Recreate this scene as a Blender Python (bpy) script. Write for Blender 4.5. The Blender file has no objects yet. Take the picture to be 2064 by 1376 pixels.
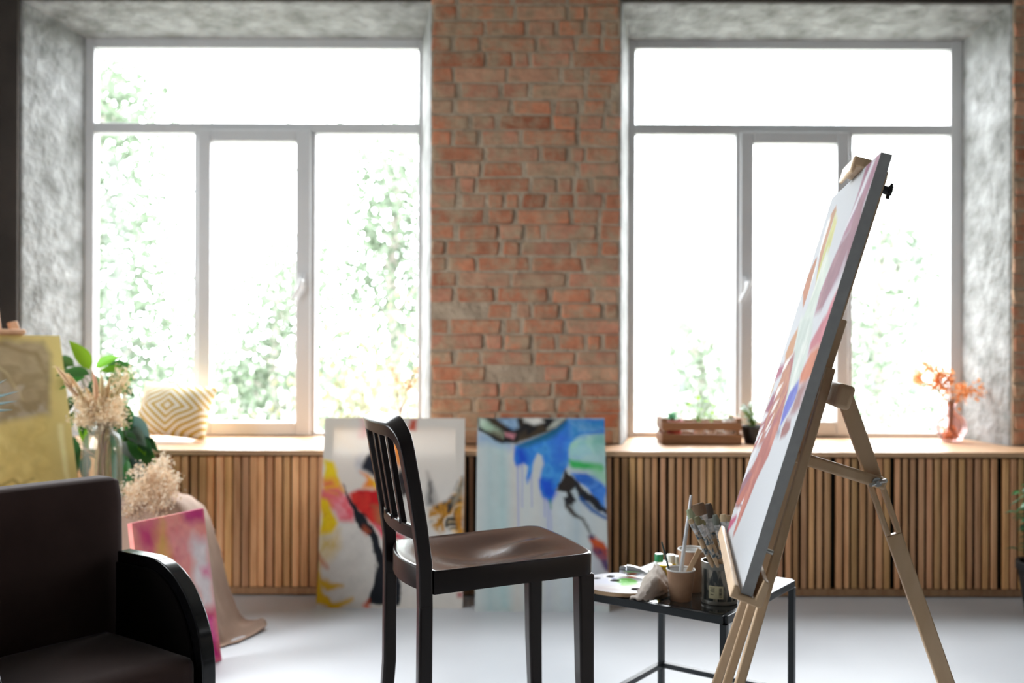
import bpy, bmesh, math, random
import numpy as np
from mathutils import Matrix, Vector

# ------------------------------------------------------------------ camera, sky, daylight, exposure
SC = bpy.context.scene
COL = SC.collection
EYE_H = 1.153                       # camera height above the floor (m)
FPX = 2007.0                        # focal length in pixels of the 2064 px wide frame (35 mm lens)
ROLL = 0.0035

cam_data = bpy.data.cameras.new('camera')
cam_data.lens = 35.0
cam_data.sensor_width = 36.0
cam_data.clip_start = 0.05
cam_data.clip_end = 300.0
cam_data.dof.use_dof = True
cam_data.dof.focus_distance = 2.28
cam_data.dof.aperture_fstop = 2.3
cam = bpy.data.objects.new('camera', cam_data)
COL.objects.link(cam)
cam.matrix_world = Matrix.Translation((0, 0, EYE_H)) @ Matrix.Rotation(math.pi / 2, 4, 'X') @ Matrix.Rotation(ROLL, 4, 'Z')
SC.camera = cam

SKY = 15.0
world = bpy.data.worlds.new('overcast_sky')
SC.world = world
world.use_nodes = True
wn = world.node_tree.nodes
wl = world.node_tree.links
bg = wn['Background']
tc = wn.new('ShaderNodeTexCoord')
sx = wn.new('ShaderNodeSeparateXYZ')
rp = wn.new('ShaderNodeValToRGB')
rp.color_ramp.elements[0].position = 0.0
rp.color_ramp.elements[0].color = (0.92, 0.955, 1.0, 1)
rp.color_ramp.elements[1].position = 1.0
rp.color_ramp.elements[1].color = (0.96, 0.98, 1.0, 1)
wl.new(tc.outputs['Generated'], sx.inputs[0])
wl.new(sx.outputs['Z'], rp.inputs[0])
wl.new(rp.outputs[0], bg.inputs['Color'])
bg.inputs['Strength'].default_value = SKY


def portal(name, x, y, z, w, h, face_y):
    """light portal in a window opening: emits nothing, only guides the daylight sampling"""
    l = bpy.data.lights.new(name, 'AREA')
    l.shape = 'RECTANGLE'
    l.size = w
    l.size_y = h
    l.cycles.is_portal = True
    o = bpy.data.objects.new(name, l)
    o.location = (x, y, z)
    o.rotation_euler = (math.pi / 2 * face_y * -1, 0, 0)
    COL.objects.link(o)
    return o


portal('window_daylight', -1.335, 5.26, 1.69, 1.72, 2.04, 1)
portal('window_daylight', 1.465, 5.26, 1.69, 1.72, 2.04, 1)
p_ = portal('window_daylight', -3.16, 2.45, 1.69, 1.3, 2.04, 1)
p_.rotation_euler = (0, -math.pi / 2, 0)
p_.data.size, p_.data.size_y = 2.04, 1.3

vs = SC.view_settings
vs.view_transform = 'Standard'
vs.look = 'None'
vs.gamma = 1.0
vs.use_curve_mapping = False
vs.exposure = 0.36
cy = SC.cycles
cy.max_bounces = 10
cy.diffuse_bounces = 6
cy.glossy_bounces = 4
cy.transmission_bounces = 8
cy.transparent_max_bounces = 16
cy.sample_clamp_indirect = 6.0
cy.caustics_reflective = False
cy.caustics_refractive = False

# ------------------------------------------------------------------ helpers
RNG = random.Random(7)


def P(x, y, d):
    """world point of a position measured on the photograph at a given distance"""
    dx, dy = x - 1032, y - 688
    dx, dy = dx + ROLL * dy, dy - ROLL * dx
    return Vector((dx * d / FPX, d, EYE_H - dy * d / FPX))


def lin(c):
    c = np.asarray(c, float) / 255.0
    return np.where(c <= 0.04045, c / 12.92, ((c + 0.055) / 1.055) ** 2.4)


class MB:
    def __init__(self):
        self.v, self.f, self.m, self.c = [], [], [], []

    def add(self, verts, faces, mi=0, col=None, M=None):
        n = len(self.v)
        for p in verts:
            p = Vector(p)
            self.v.append(tuple(M @ p if M is not None else p))
            if col is not None:
                self.c.append(col)
        for f in faces:
            self.f.append(tuple(i + n for i in f))
            self.m.append(mi)

    def box(self, x0, x1, y0, y1, z0, z1, M=None, mi=0, col=None):
        vs_ = [(x, y, z) for x in (x0, x1) for y in (y0, y1) for z in (z0, z1)]
        self.add(vs_, [(0, 1, 3, 2), (4, 6, 7, 5), (0, 4, 5, 1), (2, 3, 7, 6), (0, 2, 6, 4), (1, 5, 7, 3)], mi, col, M)

    def beam(self, p0, p1, a, wa, wb, mi=0, col=None):
        """rectangular bar from p0 to p1; wa is its size along direction a, wb across"""
        p0, p1, a = Vector(p0), Vector(p1), Vector(a)
        t = (p1 - p0).normalized()
        a = (a - t * a.dot(t)).normalized()
        b = t.cross(a)
        vs_ = []
        for p in (p0, p1):
            for sa, sb in ((-1, -1), (1, -1), (1, 1), (-1, 1)):
                vs_.append(p + a * (sa * wa / 2) + b * (sb * wb / 2))
        self.add(vs_, [(3, 2, 1, 0), (4, 5, 6, 7), (0, 1, 5, 4), (1, 2, 6, 5), (2, 3, 7, 6), (3, 0, 4, 7)], mi, col)

    def prism(self, poly, t0, t1, M, mi=0, col=None):
        """polygon in the local xy plane pushed out from z=t0 to z=t1"""
        n = len(poly)
        vs_ = [(x, y, t0) for x, y in poly] + [(x, y, t1) for x, y in poly]
        fs = [tuple(range(n - 1, -1, -1)), tuple(range(n, 2 * n))]
        fs += [(i, (i + 1) % n, n + (i + 1) % n, n + i) for i in range(n)]
        self.add(vs_, fs, mi, col, M)

    def tube(self, pts, rad, n=8, cap=True, mi=0, col=None, flat=1.0):
        pts = [Vector(p) for p in pts]
        if not hasattr(rad, '__len__'):
            rad = [rad] * len(pts)
        vs_, fs = [], []
        prev = None
        for i, p in enumerate(pts):
            t = (pts[min(i + 1, len(pts) - 1)] - pts[max(i - 1, 0)])
            t = t.normalized() if t.length > 1e-9 else Vector((0, 0, 1))
            if prev is None:
                a = t.orthogonal().normalized()
            else:
                a = (prev - t * prev.dot(t))
                a = a.normalized() if a.length > 1e-6 else t.orthogonal().normalized()
            prev = a
            b = t.cross(a)
            for k in range(n):
                g = 2 * math.pi * k / n
                vs_.append(p + (a * math.cos(g) + b * math.sin(g) * flat) * rad[i])
        for i in range(len(pts) - 1):
            for k in range(n):
                fs.append((i * n + k, i * n + (k + 1) % n, (i + 1) * n + (k + 1) % n, (i + 1) * n + k))
        if cap:
            fs.append(tuple(range(n - 1, -1, -1)))
            fs.append(tuple((len(pts) - 1) * n + k for k in range(n)))
        self.add(vs_, fs, mi, col)

    def lathe(self, prof, n=32, M=None, mi=0, col=None):
        vs_, fs = [], []
        for r, z in prof:
            for k in range(n):
                g = 2 * math.pi * k / n
                vs_.append((r * math.cos(g), r * math.sin(g), z))
        for i in range(len(prof) - 1):
            for k in range(n):
                fs.append((i * n + k, i * n + (k + 1) % n, (i + 1) * n + (k + 1) % n, (i + 1) * n + k))
        self.add(vs_, fs, mi, col, M)

    def leaf(self, base, d, up, L, w, droop=0.3, seg=5, fold=0.25, pointy=1.0, mi=0, col=None):
        base, d, up = Vector(base), Vector(d).normalized(), Vector(up)
        side = d.cross(up)
        if side.length < 1e-4:
            side = d.orthogonal()
        side.normalize()
        nrm = side.cross(d).normalized()
        vs_, fs = [], []
        p = base.copy()
        cur = d.copy()
        for i in range(seg + 1):
            s = i / seg
            ww = w * 0.5 * (math.sin(math.pi * min(1, s ** 0.8)) ** pointy) + (0.0006 if i in (0, seg) else 0)
            vs_ += [p - side * ww + nrm * ww * fold, p, p + side * ww + nrm * ww * fold]
            cur = (cur + Vector((0, 0, -1)) * droop / seg * 1.6).normalized()
            p = p + cur * L / seg
            nrm = side.cross(cur).normalized()
        for i in range(seg):
            a = i * 3
            fs += [(a, a + 1, a + 4, a + 3), (a + 1, a + 2, a + 5, a + 4)]
        self.add(vs_, fs, mi, col)


def origin(o):
    v = Vector((0, 0, 0))
    while o is not None:
        v += o.location
        o = o.parent
    return v


def obj(name, mb, mats, parent=None, bevel=0.0, smooth=40, seg=2, subsurf=0, at=None, recalc=False):
    """links the shape as ONE mesh object; shapes are given in world coordinates"""
    me = bpy.data.meshes.new(name)
    off = origin(parent) if parent is not None else (Vector(at) if at is not None else Vector((0, 0, 0)))
    me.from_pydata([(x - off.x, y - off.y, z - off.z) for x, y, z in mb.v], [], mb.f)
    if not isinstance(mats, (list, tuple)):
        mats = [mats]
    for m in mats:
        me.materials.append(m)
    me.polygons.foreach_set('material_index', mb.m)
    if mb.c and len(mb.c) == len(mb.v):
        at_ = me.color_attributes.new('Col', 'FLOAT_COLOR', 'POINT')
        at_.data.foreach_set('color', np.array([(c[0], c[1], c[2], 1.0) for c in mb.c], 'f').ravel())
    me.update()
    if recalc:
        b = bmesh.new()
        b.from_mesh(me)
        bmesh.ops.recalc_face_normals(b, faces=b.faces)
        b.to_mesh(me)
        b.free()
    if smooth:
        me.polygons.foreach_set('use_smooth', [True] * len(me.polygons))
        me.set_sharp_from_angle(angle=math.radians(smooth))
    o = bpy.data.objects.new(name, me)
    COL.objects.link(o)
    if parent is not None:
        o.parent = parent
    else:
        o.location = off
    if bevel:
        b = o.modifiers.new('edge', 'BEVEL')
        b.width = bevel
        b.segments = seg
        b.limit_method = 'ANGLE'
        b.angle_limit = math.radians(38)
    if subsurf:
        s = o.modifiers.new('soft', 'SUBSURF')
        s.levels = subsurf
        s.render_levels = subsurf
    return o


def tag(o, label=None, cat=None, group=None, kind=None):
    if label:
        o['label'] = label
    if cat:
        o['category'] = cat
    if group:
        o['group'] = group
    if kind:
        o['kind'] = kind
    return o


def thing(name, label, cat, loc, group=None):
    o = bpy.data.objects.new(name, None)
    o.empty_display_size = 0.05
    o.location = loc
    COL.objects.link(o)
    return tag(o, label, cat, group)


def vnoise(x, y, seed):
    xi, yi = np.floor(x).astype(np.int64), np.floor(y).astype(np.int64)
    fx, fy = x - xi, y - yi
    fx, fy = fx * fx * (3 - 2 * fx), fy * fy * (3 - 2 * fy)

    def hsh(a, b):
        n = (a * 374761393 + b * 668265263 + seed * 974634777) & 0xFFFFFFFF
        n = ((n ^ (n >> 13)) * 1274126177) & 0xFFFFFFFF
        return ((n ^ (n >> 16)) & 0xFFFF) / 65535.0
    a = hsh(xi, yi) * (1 - fx) + hsh(xi + 1, yi) * fx
    b = hsh(xi, yi + 1) * (1 - fx) + hsh(xi + 1, yi + 1) * fx
    return a * (1 - fy) + b * fy


def fbm(x, y, seed=1, oct=4):
    s, a, t = 0, 0.5, 0
    for k in range(oct):
        s = s + a * vnoise(x * 2 ** k + 17 * k, y * 2 ** k + 31 * k, seed + k)
        t += a
        a *= 0.5
    return s / t


# ------------------------------------------------------------------ materials
def new_mat(name):
    m = bpy.data.materials.new(name)
    m.use_nodes = True
    return m, m.node_tree.nodes, m.node_tree.links, m.node_tree.nodes['Principled BSDF']


def setp(b, **k):
    for n, v in k.items():
        n = n.replace('_', ' ')
        for key in (n, n.title()):
            if key in b.inputs:
                b.inputs[key].default_value = v
                break


def surf(name, c1, c2=None, scale=8.0, stretch=(1, 1, 1), rough=0.5, rough2=None, bump=0.0, bscale=None, detail=5.0,
         attr=None, lo=0.35, hi=0.65, metallic=0.0, spec=0.5, coat=0.0, sheen=0.0, transl=0.0, amix=1.0):
    """noise driven surface: two colours of the thing itself, roughness and relief"""
    m, N, L, b = new_mat(name)
    c2 = c2 or c1
    t = N.new('ShaderNodeTexCoord')
    mp = N.new('ShaderNodeMapping')
    mp.inputs['Scale'].default_value = stretch
    L.new(t.outputs['Object'], mp.inputs[0])
    nz = N.new('ShaderNodeTexNoise')
    nz.inputs['Scale'].default_value = scale
    nz.inputs['Detail'].default_value = detail
    L.new(mp.outputs[0], nz.inputs[0])
    r = N.new('ShaderNodeValToRGB')
    r.color_ramp.elements[0].position = lo
    r.color_ramp.elements[1].position = hi
    r.color_ramp.elements[0].color = (*c1, 1)
    r.color_ramp.elements[1].color = (*c2, 1)
    L.new(nz.outputs['Fac'], r.inputs[0])
    out = r.outputs[0]
    if attr:
        a = N.new('ShaderNodeAttribute')
        a.attribute_name = attr
        mx = N.new('ShaderNodeMix')
        mx.data_type = 'RGBA'
        mx.blend_type = 'MULTIPLY'
        mx.inputs['Factor'].default_value = amix
        L.new(out, mx.inputs['A'])
        L.new(a.outputs['Color'], mx.inputs['B'])
        out = mx.outputs['Result']
    L.new(out, b.inputs['Base Color'])
    b.inputs['Roughness'].default_value = rough
    if rough2 is not None:
        mr = N.new('ShaderNodeMapRange')
        mr.inputs['From Min'].default_value = 0.3
        mr.inputs['From Max'].default_value = 0.7
        mr.inputs['To Min'].default_value = rough
        mr.inputs['To Max'].default_value = rough2
        L.new(nz.outputs['Fac'], mr.inputs['Value'])
        L.new(mr.outputs[0], b.inputs['Roughness'])
    if bump:
        n2 = nz
        if bscale:
            n2 = N.new('ShaderNodeTexNoise')
            n2.inputs['Scale'].default_value = bscale
            n2.inputs['Detail'].default_value = 6
            L.new(mp.outputs[0], n2.inputs[0])
        bp = N.new('ShaderNodeBump')
        bp.inputs['Strength'].default_value = bump
        bp.inputs['Distance'].default_value = 0.02
        L.new(n2.outputs['Fac'], bp.inputs['Height'])
        L.new(bp.outputs[0], b.inputs['Normal'])
    setp(b, Metallic=metallic, Specular_IOR_Level=spec, Coat_Weight=coat, Sheen_Weight=sheen)
    if transl:
        tr = N.new('ShaderNodeBsdfTranslucent')
        mxs = N.new('ShaderNodeMixShader')
        mxs.inputs[0].default_value = transl
        L.new(out, tr.inputs['Color'])
        L.new(b.outputs[0], mxs.inputs[1])
        L.new(tr.outputs[0], mxs.inputs[2])
        L.new(mxs.outputs[0], N['Material Output'].inputs[0])
    return m


def glass(name, tint=(1, 1, 1), refl=1.0, ior=1.45, body=0.0, body_col=(1, 1, 1)):
    """thin clear glass: see-through with fresnel reflections"""
    m, N, L, b = new_mat(name)
    N.remove(b)
    tr = N.new('ShaderNodeBsdfTransparent')
    tr.inputs[0].default_value = (*tint, 1)
    gl = N.new('ShaderNodeBsdfGlossy')
    gl.inputs['Roughness'].default_value = 0.03
    fr = N.new('ShaderNodeFresnel')
    fr.inputs['IOR'].default_value = ior
    mul = N.new('ShaderNodeMath')
    mul.operation = 'MULTIPLY'
    mul.inputs[1].default_value = refl
    L.new(fr.outputs[0], mul.inputs[0])
    mx = N.new('ShaderNodeMixShader')
    L.new(mul.outputs[0], mx.inputs[0])
    L.new(tr.outputs[0], mx.inputs[1])
    L.new(gl.outputs[0], mx.inputs[2])
    out = mx.outputs[0]
    if body:
        df = N.new('ShaderNodeBsdfDiffuse')
        df.inputs[0].default_value = (*body_col, 1)
        m2 = N.new('ShaderNodeMixShader')
        m2.inputs[0].default_value = body
        L.new(out, m2.inputs[1])
        L.new(df.outputs[0], m2.inputs[2])
        out = m2.outputs[0]
    L.new(out, N['Material Output'].inputs[0])
    return m


M = {}
M['plaster'] = surf('rough_plaster', (.16, .16, .152), (.345, .347, .343), scale=9, rough=.85, bump=1.0, bscale=16, lo=.3, hi=.66)
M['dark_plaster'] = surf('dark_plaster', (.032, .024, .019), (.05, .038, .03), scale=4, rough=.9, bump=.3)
M['white_wall'] = surf('white_wall', (.66, .67, .69), (.70, .71, .73), scale=2, rough=.9)
M['side_wall'] = surf('grey_concrete', (.24, .23, .22), (.31, .30, .285), scale=2, rough=.9, bump=.1)
M['ceiling'] = surf('ceiling_paint', (.40, .40, .40), (.46, .46, .46), scale=2, rough=.9)
M['floor'] = surf('grey_floor', (.56, .58, .615), (.63, .65, .685), scale=1.6, rough=.32, rough2=.5, bump=.02, detail=6)
M['pvc'] = surf('white_window_plastic', (.64, .64, .65), rough=.35)
M['pane'] = glass('window_glass', (.97, .985, .98), .7)
M['mortar'] = surf('mortar', (.36, .27, .19), (.50, .39, .28), scale=9, rough=.95, bump=.8, bscale=30)
M['sill'] = surf('varnished_pine_board', (.46, .27, .145), (.56, .34, .19), scale=6, stretch=(.5, 14, 14), rough=.34, rough2=.45, bump=.02)
M['slat'] = surf('brown_wood_slat', (.74, .66, .58), (1, 1, 1), scale=7, stretch=(8, 8, .6), rough=.55, bump=.08, attr='Col', lo=.3, hi=.6)
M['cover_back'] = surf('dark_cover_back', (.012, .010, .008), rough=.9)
M['metal'] = surf('dark_brown_metal', (.010, .006, .0055), (.014, .0085, .0075), scale=3, rough=.26, rough2=.34, bump=.012, bscale=40, spec=.35)
M['seat_metal'] = surf('worn_brown_metal', (.034, .019, .0165), (.30, .27, .26), scale=260, rough=.13, rough2=.24, spec=1.0, lo=.80, hi=.82, detail=1)
M['velvet'] = surf('dark_brown_velvet', (.026, .0135, .011), (.038, .020, .0165), scale=3, rough=.95, sheen=.12, spec=.05)
M['arm_velvet'] = surf('black_velvet', (.004, .003, .003), (.006, .0045, .004), scale=3, rough=.95, spec=.03)
M['lacquer'] = surf('black_lacquer', (.004, .004, .0045), rough=.14, spec=.5)
M['seam'] = surf('dark_piping', (.01, .008, .007), rough=.7)
M['pine'] = surf('pale_beech_wood', (.56, .37, .21), (.66, .46, .28), scale=7, stretch=(3, 3, .7), rough=.5, bump=.03)
M['pine_warm'] = surf('warm_beech_wood', (.58, .31, .17), (.66, .38, .22), scale=7, stretch=(3, 3, .7), rough=.5)
M['steel'] = surf('zinc_hardware', (.55, .55, .53), rough=.3, metallic=1.0)
M['black_plastic'] = surf('black_plastic', (.012, .014, .016), rough=.4)
M['table_metal'] = surf('black_steel', (.010, .014, .017), rough=.35)
M['table_glass'] = surf('smoked_glass_top', (.035, .035, .034), rough=.06, spec=.8)
M['linen_edge'] = surf('canvas_edge', (.34, .335, .325), (.37, .365, .355), scale=60, rough=.9, bump=.05)
M['stretcher'] = surf('stretcher_pine', (.50, .36, .22), (.60, .44, .28), scale=6, rough=.6)


def art_mat(name, transl=0.0, rough=.75, bump=.12, bs=160):
    m, N, L, b = new_mat(name)
    a = N.new('ShaderNodeAttribute')
    a.attribute_name = 'Col'
    L.new(a.outputs['Color'], b.inputs['Base Color'])
    b.inputs['Roughness'].default_value = rough
    b.inputs['Specular IOR Level'].default_value = .3
    nz = N.new('ShaderNodeTexNoise')
    nz.inputs['Scale'].default_value = bs
    t = N.new('ShaderNodeTexCoord')
    L.new(t.outputs['Object'], nz.inputs[0])
    bp = N.new('ShaderNodeBump')
    bp.inputs['Strength'].default_value = bump
    bp.inputs['Distance'].default_value = .004
    L.new(nz.outputs['Fac'], bp.inputs['Height'])
    L.new(bp.outputs[0], b.inputs['Normal'])
    if transl:
        tr = N.new('ShaderNodeBsdfTranslucent')
        L.new(a.outputs['Color'], tr.inputs['Color'])
        mx = N.new('ShaderNodeMixShader')
        mx.inputs[0].default_value = transl
        L.new(b.outputs[0], mx.inputs[1])
        L.new(tr.outputs[0], mx.inputs[2])
        L.new(mx.outputs[0], N['Material Output'].inputs[0])
    return m


M['art'] = art_mat('painted_canvas', .0)
M['art_thin'] = art_mat('thin_painted_canvas', .16)
M['vcol'] = art_mat('painted_surface', 0, .5, .05)
M['vcol_leaf'] = art_mat('leaf_surface', .35, .35, .03)
M['vcol_dry'] = art_mat('dry_plant_surface', .35, .8, .0)
M['dry_white'] = M['vcol_dry']
# ------------------------------------------------------------------ room shell
WF = 4.78           # room side of the window wall
WW = 5.16           # room side of the window frames
WO = 5.29           # street side of the wall
ROOM_L, ROOM_R, ROOM_B, ROOM_T = -3.0, 3.6, -3.2, 3.25
SILL_Z = .660
L0, L1 = -2.216, -.470      # left opening at the frames
R0_, R1 = .600, 2.329       # right opening at the frames
LF0, LF1 = -2.357, -.395    # splayed out at the room side
RF0, RF1 = .522, 2.392
TOP_B, TOP_F = 2.716, 2.779

mb = MB(); mb.box(ROOM_L, ROOM_R, ROOM_B, 5.2, -.12, 0)
tag(obj('floor', mb, M['floor'], smooth=0), 'pale blue-grey smooth concrete floor', kind='structure')
mb = MB(); mb.box(ROOM_L, ROOM_R, ROOM_B, 5.2, ROOM_T, ROOM_T + .1)
tag(obj('ceiling', mb, M['ceiling'], smooth=0), 'pale painted ceiling', kind='structure')
mb = MB()
for y0, y1, z0, z1 in ((ROOM_B - .12, 1.8, -.12, ROOM_T + .1), (3.1, WO, -.12, ROOM_T + .1), (1.8, 3.1, -.12, .66), (1.8, 3.1, 2.72, ROOM_T + .1)):
    mb.box(ROOM_L - .3, ROOM_L, y0, y1, z0, z1)
tag(obj('wall_left', mb, M['white_wall'], smooth=0), 'plain pale wall on the left with a window out of the picture', kind='structure')
mb = MB(); mb.box(ROOM_R, ROOM_R + .12, ROOM_B, WO, -.12, ROOM_T + .1)
tag(obj('wall_right', mb, M['side_wall'], smooth=0), 'plain pale wall on the right', kind='structure')
mb = MB(); mb.box(ROOM_L - .12, ROOM_R + .12, ROOM_B - .12, ROOM_B, -.12, ROOM_T + .1)
tag(obj('wall_back', mb, M['side_wall'], smooth=0), 'plain pale wall behind the camera', kind='structure')

# the window wall: plastered masonry blocks with splayed reveals
Rz = Matrix.Identity(4)
mb = MB()
mb.prism([(ROOM_L - .12, WF), (LF0, WF), (L0, WW), (L0, WO), (ROOM_L - .12, WO)], -.12, ROOM_T + .1, Rz)
mb.prism([(LF1, WF), (RF0, WF), (R0_, WW), (R0_, WO), (L1, WO), (L1, WW)], -.12, ROOM_T + .1, Rz)
mb.prism([(RF1, WF), (ROOM_R + .12, WF), (ROOM_R + .12, WO), (R1, WO), (R1, WW)], -.12, ROOM_T + .1, Rz)
MX = Matrix(((0, 0, 1, 0), (1, 0, 0, 0), (0, 1, 0, 0), (0, 0, 0, 1)))      # local (y, z) profile pushed along x
for a, b in ((LF0 - .02, LF1 + .02), (RF0 - .02, RF1 + .02)):
    mb.prism([(WF, TOP_F), (WF, ROOM_T + .1), (WO, ROOM_T + .1), (WO, TOP_B), (WW, TOP_B)], a, b, MX)
    mb.prism([(WF + .01, -.12), (WF + .01, .632), (WO, .632), (WO, -.12)], a, b, MX)
wall = obj('wall_front', mb, M['plaster'], bevel=.012, smooth=0)
tag(wall, 'rough plastered window wall with deep reveals', kind='structure')
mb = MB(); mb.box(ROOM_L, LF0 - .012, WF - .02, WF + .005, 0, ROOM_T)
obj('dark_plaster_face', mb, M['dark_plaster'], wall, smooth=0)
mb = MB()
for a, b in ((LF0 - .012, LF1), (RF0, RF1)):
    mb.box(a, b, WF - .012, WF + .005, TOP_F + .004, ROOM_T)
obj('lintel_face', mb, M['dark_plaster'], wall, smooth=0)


def brick_mat():
    m, N, L, b = new_mat('old_red_brick')
    a = N.new('ShaderNodeAttribute'); a.attribute_name = 'Col'
    t = N.new('ShaderNodeTexCoord')
    n1 = N.new('ShaderNodeTexNoise'); n1.inputs['Scale'].default_value = 8; n1.inputs['Detail'].default_value = 8; n1.inputs['Roughness'].default_value = .74
    n2 = N.new('ShaderNodeTexNoise'); n2.inputs['Scale'].default_value = 24; n2.inputs['Detail'].default_value = 5
    L.new(t.outputs['Object'], n1.inputs[0]); L.new(t.outputs['Object'], n2.inputs[0])
    r = N.new('ShaderNodeValToRGB'); r.color_ramp.elements[0].position = .43; r.color_ramp.elements[1].position = .60
    L.new(n1.outputs['Fac'], r.inputs[0])
    mx = N.new('ShaderNodeMix'); mx.data_type = 'RGBA'
    L.new(r.outputs[0], mx.inputs['Factor']); L.new(a.outputs['Color'], mx.inputs['A']); mx.inputs['B'].default_value = (.46, .32, .205, 1)
    m2 = N.new('ShaderNodeMix'); m2.data_type = 'RGBA'; m2.blend_type = 'MULTIPLY'; m2.inputs['Factor'].default_value = .55
    r2 = N.new('ShaderNodeValToRGB'); r2.color_ramp.elements[0].position = .3; r2.color_ramp.elements[1].position = .62
    r2.color_ramp.elements[0].color = (.6, .56, .54, 1)
    L.new(n2.outputs['Fac'], r2.inputs[0]); L.new(mx.outputs['Result'], m2.inputs['A']); L.new(r2.outputs[0], m2.inputs['B'])
    L.new(m2.outputs['Result'], b.inputs['Base Color'])
    b.inputs['Roughness'].default_value = .92
    bp = N.new('ShaderNodeBump'); bp.inputs['Strength'].default_value = .7; bp.inputs['Distance'].default_value = .012
    L.new(n2.outputs['Fac'], bp.inputs['Height']); L.new(bp.outputs[0], b.inputs['Normal'])
    return m


M['brick'] = brick_mat()


def brickwork(name, x0, x1, z0, z1, ragged, seed, extra=0):
    rng = random.Random(seed)
    mb = MB()
    z, row = z0, 0
    while z < z1:
        h_ = .064 + rng.uniform(-.003, .003)
        x = x0 + rng.uniform(-ragged, ragged * .3)
        first = True
        while x < x1 - .01:
            w = rng.choice((.25, .25, .12, .12, .19, .07)) + rng.uniform(-.01, .01)
            if first and row % 2:
                w = rng.uniform(.08, .13)
            first = False
            e = min(x + w, x1 + rng.uniform(-ragged * .4, ragged))
            if e - x > .03 and rng.random() > .05:
                k = rng.random()
                base = (.58, .225, .12) if k < .42 else (.56, .25, .155) if k < .74 else (.60, .32, .20) if k < .90 else (.47, .165, .085)
                g = rng.uniform(.8, 1.15)
                col = tuple(c * g for c in base)
                pr = rng.uniform(-.004, .006)
                t0, t1 = rng.uniform(-.003, .003), rng.uniform(-.003, .003)
                c0, c1 = rng.uniform(0, .010), rng.uniform(0, .010)
                yf = WF - .014 - pr
                v = [(x + c0, yf, z + t0), (e - c1, yf, z + t1), (e - rng.uniform(0, .01), yf, z + h_ + t1), (x + rng.uniform(0, .01), yf, z + h_ + t0)]
                bk = [(p[0], WF + .004, p[2]) for p in v]
                mb.add(v + bk, [(0, 1, 2, 3), (1, 0, 4, 5), (2, 1, 5, 6), (3, 2, 6, 7), (0, 3, 7, 4), (7, 6, 5, 4)], 0, col)
            x = e + .011 + (rng.uniform(0, .012) if rng.random() < .3 else 0)
        z += .0752
        row += 1
    o = obj(name, mb, M['brick'], wall, bevel=.006, smooth=50)
    mm = MB(); mm.box(x0 - .004, x1 + .004, WF - .008, WF + .003, z0, z1)
    obj('mortar_bed', mm, M['mortar'], o, smooth=0)


brickwork('brick_face', LF1 + .01, RF0 - .012, .665, 3.2, .012, 5)
brickwork('brick_face', RF1 + .012, ROOM_R, .665, 3.2, .01, 9)

# ------------------------------------------------------------------ windows
def window(name, label, x0, x1, gx, zt, ztr, zb_side, sash_x, sash_z, pane_x, hand):
    """outer frame x0..x1; gx glass limits; ztr transom (upper edge, lower edge); sash_x outer sash and pane_x its glass"""
    root = bpy.data.objects.new(name, None); COL.objects.link(root); root.location = ((x0 + x1) / 2, WW, SILL_Z)
    tag(root, label, kind='structure')
    yb = WW + .07
    zbot, ztop = SILL_Z - .01, TOP_B + .01
    mb = MB()
    mb.box(x0 - .03, gx[0], WW, yb, zbot, ztop); mb.box(gx[1], x1 + .03, WW, yb, zbot, ztop)
    mb.box(gx[0], gx[1], WW, yb, zt, ztop); mb.box(gx[0], gx[1], WW, yb, zbot, zb_side)
    mb.box(gx[0], gx[1], WW + .002, yb, ztr[1], ztr[0])
    for a, b in ((sash_x[0] - .030, sash_x[0]), (sash_x[1], sash_x[1] + .030)):
        mb.box(a, b, WW + .001, yb, zb_side, ztr[1])
    obj('window_frame', mb, M['pvc'], root, bevel=.007, smooth=0, seg=3)
    sash = MB()
    yf = WW - .016
    sash.box(sash_x[0] - .006, pane_x[0], yf, yb - .01, sash_z[0], sash_z[1]); sash.box(pane_x[1], sash_x[1] + .006, yf, yb - .01, sash_z[0], sash_z[1])
    sash.box(pane_x[0], pane_x[1], yf, yb - .01, sash_z[3], sash_z[1]); sash.box(pane_x[0], pane_x[1], yf, yb - .01, sash_z[0], sash_z[2])
    so = obj('sash', sash, M['pvc'], root, bevel=.007, smooth=0, seg=3)
    hm = MB()
    hx, hz = hand
    hm.box(hx - .014, hx + .014, yf - .012, yf, hz - .03, hz + .035)
    hm.tube([(hx, yf - .005, hz), (hx, yf - .045, hz)], .010, 10)
    hm.tube([(hx, yf - .045, hz + .004), (hx - .006, yf - .047, hz - .03), (hx - .045, yf - .045, hz - .10)], [.010, .010, .008], 10)
    obj('handle', hm, M['pvc'], so, bevel=.003)
    for a, b, c, d in ((gx[0], gx[1], ztr[0], zt), (gx[0], sash_x[0] - .03, zb_side, ztr[1]), (sash_x[1] + .03, gx[1], zb_side, ztr[1]),
                       (pane_x[0], pane_x[1], sash_z[2], sash_z[3])):
        pm = MB(); pm.add([(a - .004, WW + .04, c - .004), (b + .004, WW + .04, c - .004), (b + .004, WW + .04, d + .004), (a - .004, WW + .04, d + .004)], [(0, 1, 2, 3)])
        obj('glass_pane', pm, M['pane'], root, smooth=0)
    return root


S = WW / FPX


def X_(px): return (px - 1032) * S
def Z_(py, px=1032): return EYE_H - (py - 688 - ROLL * (px - 1032)) * S


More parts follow.
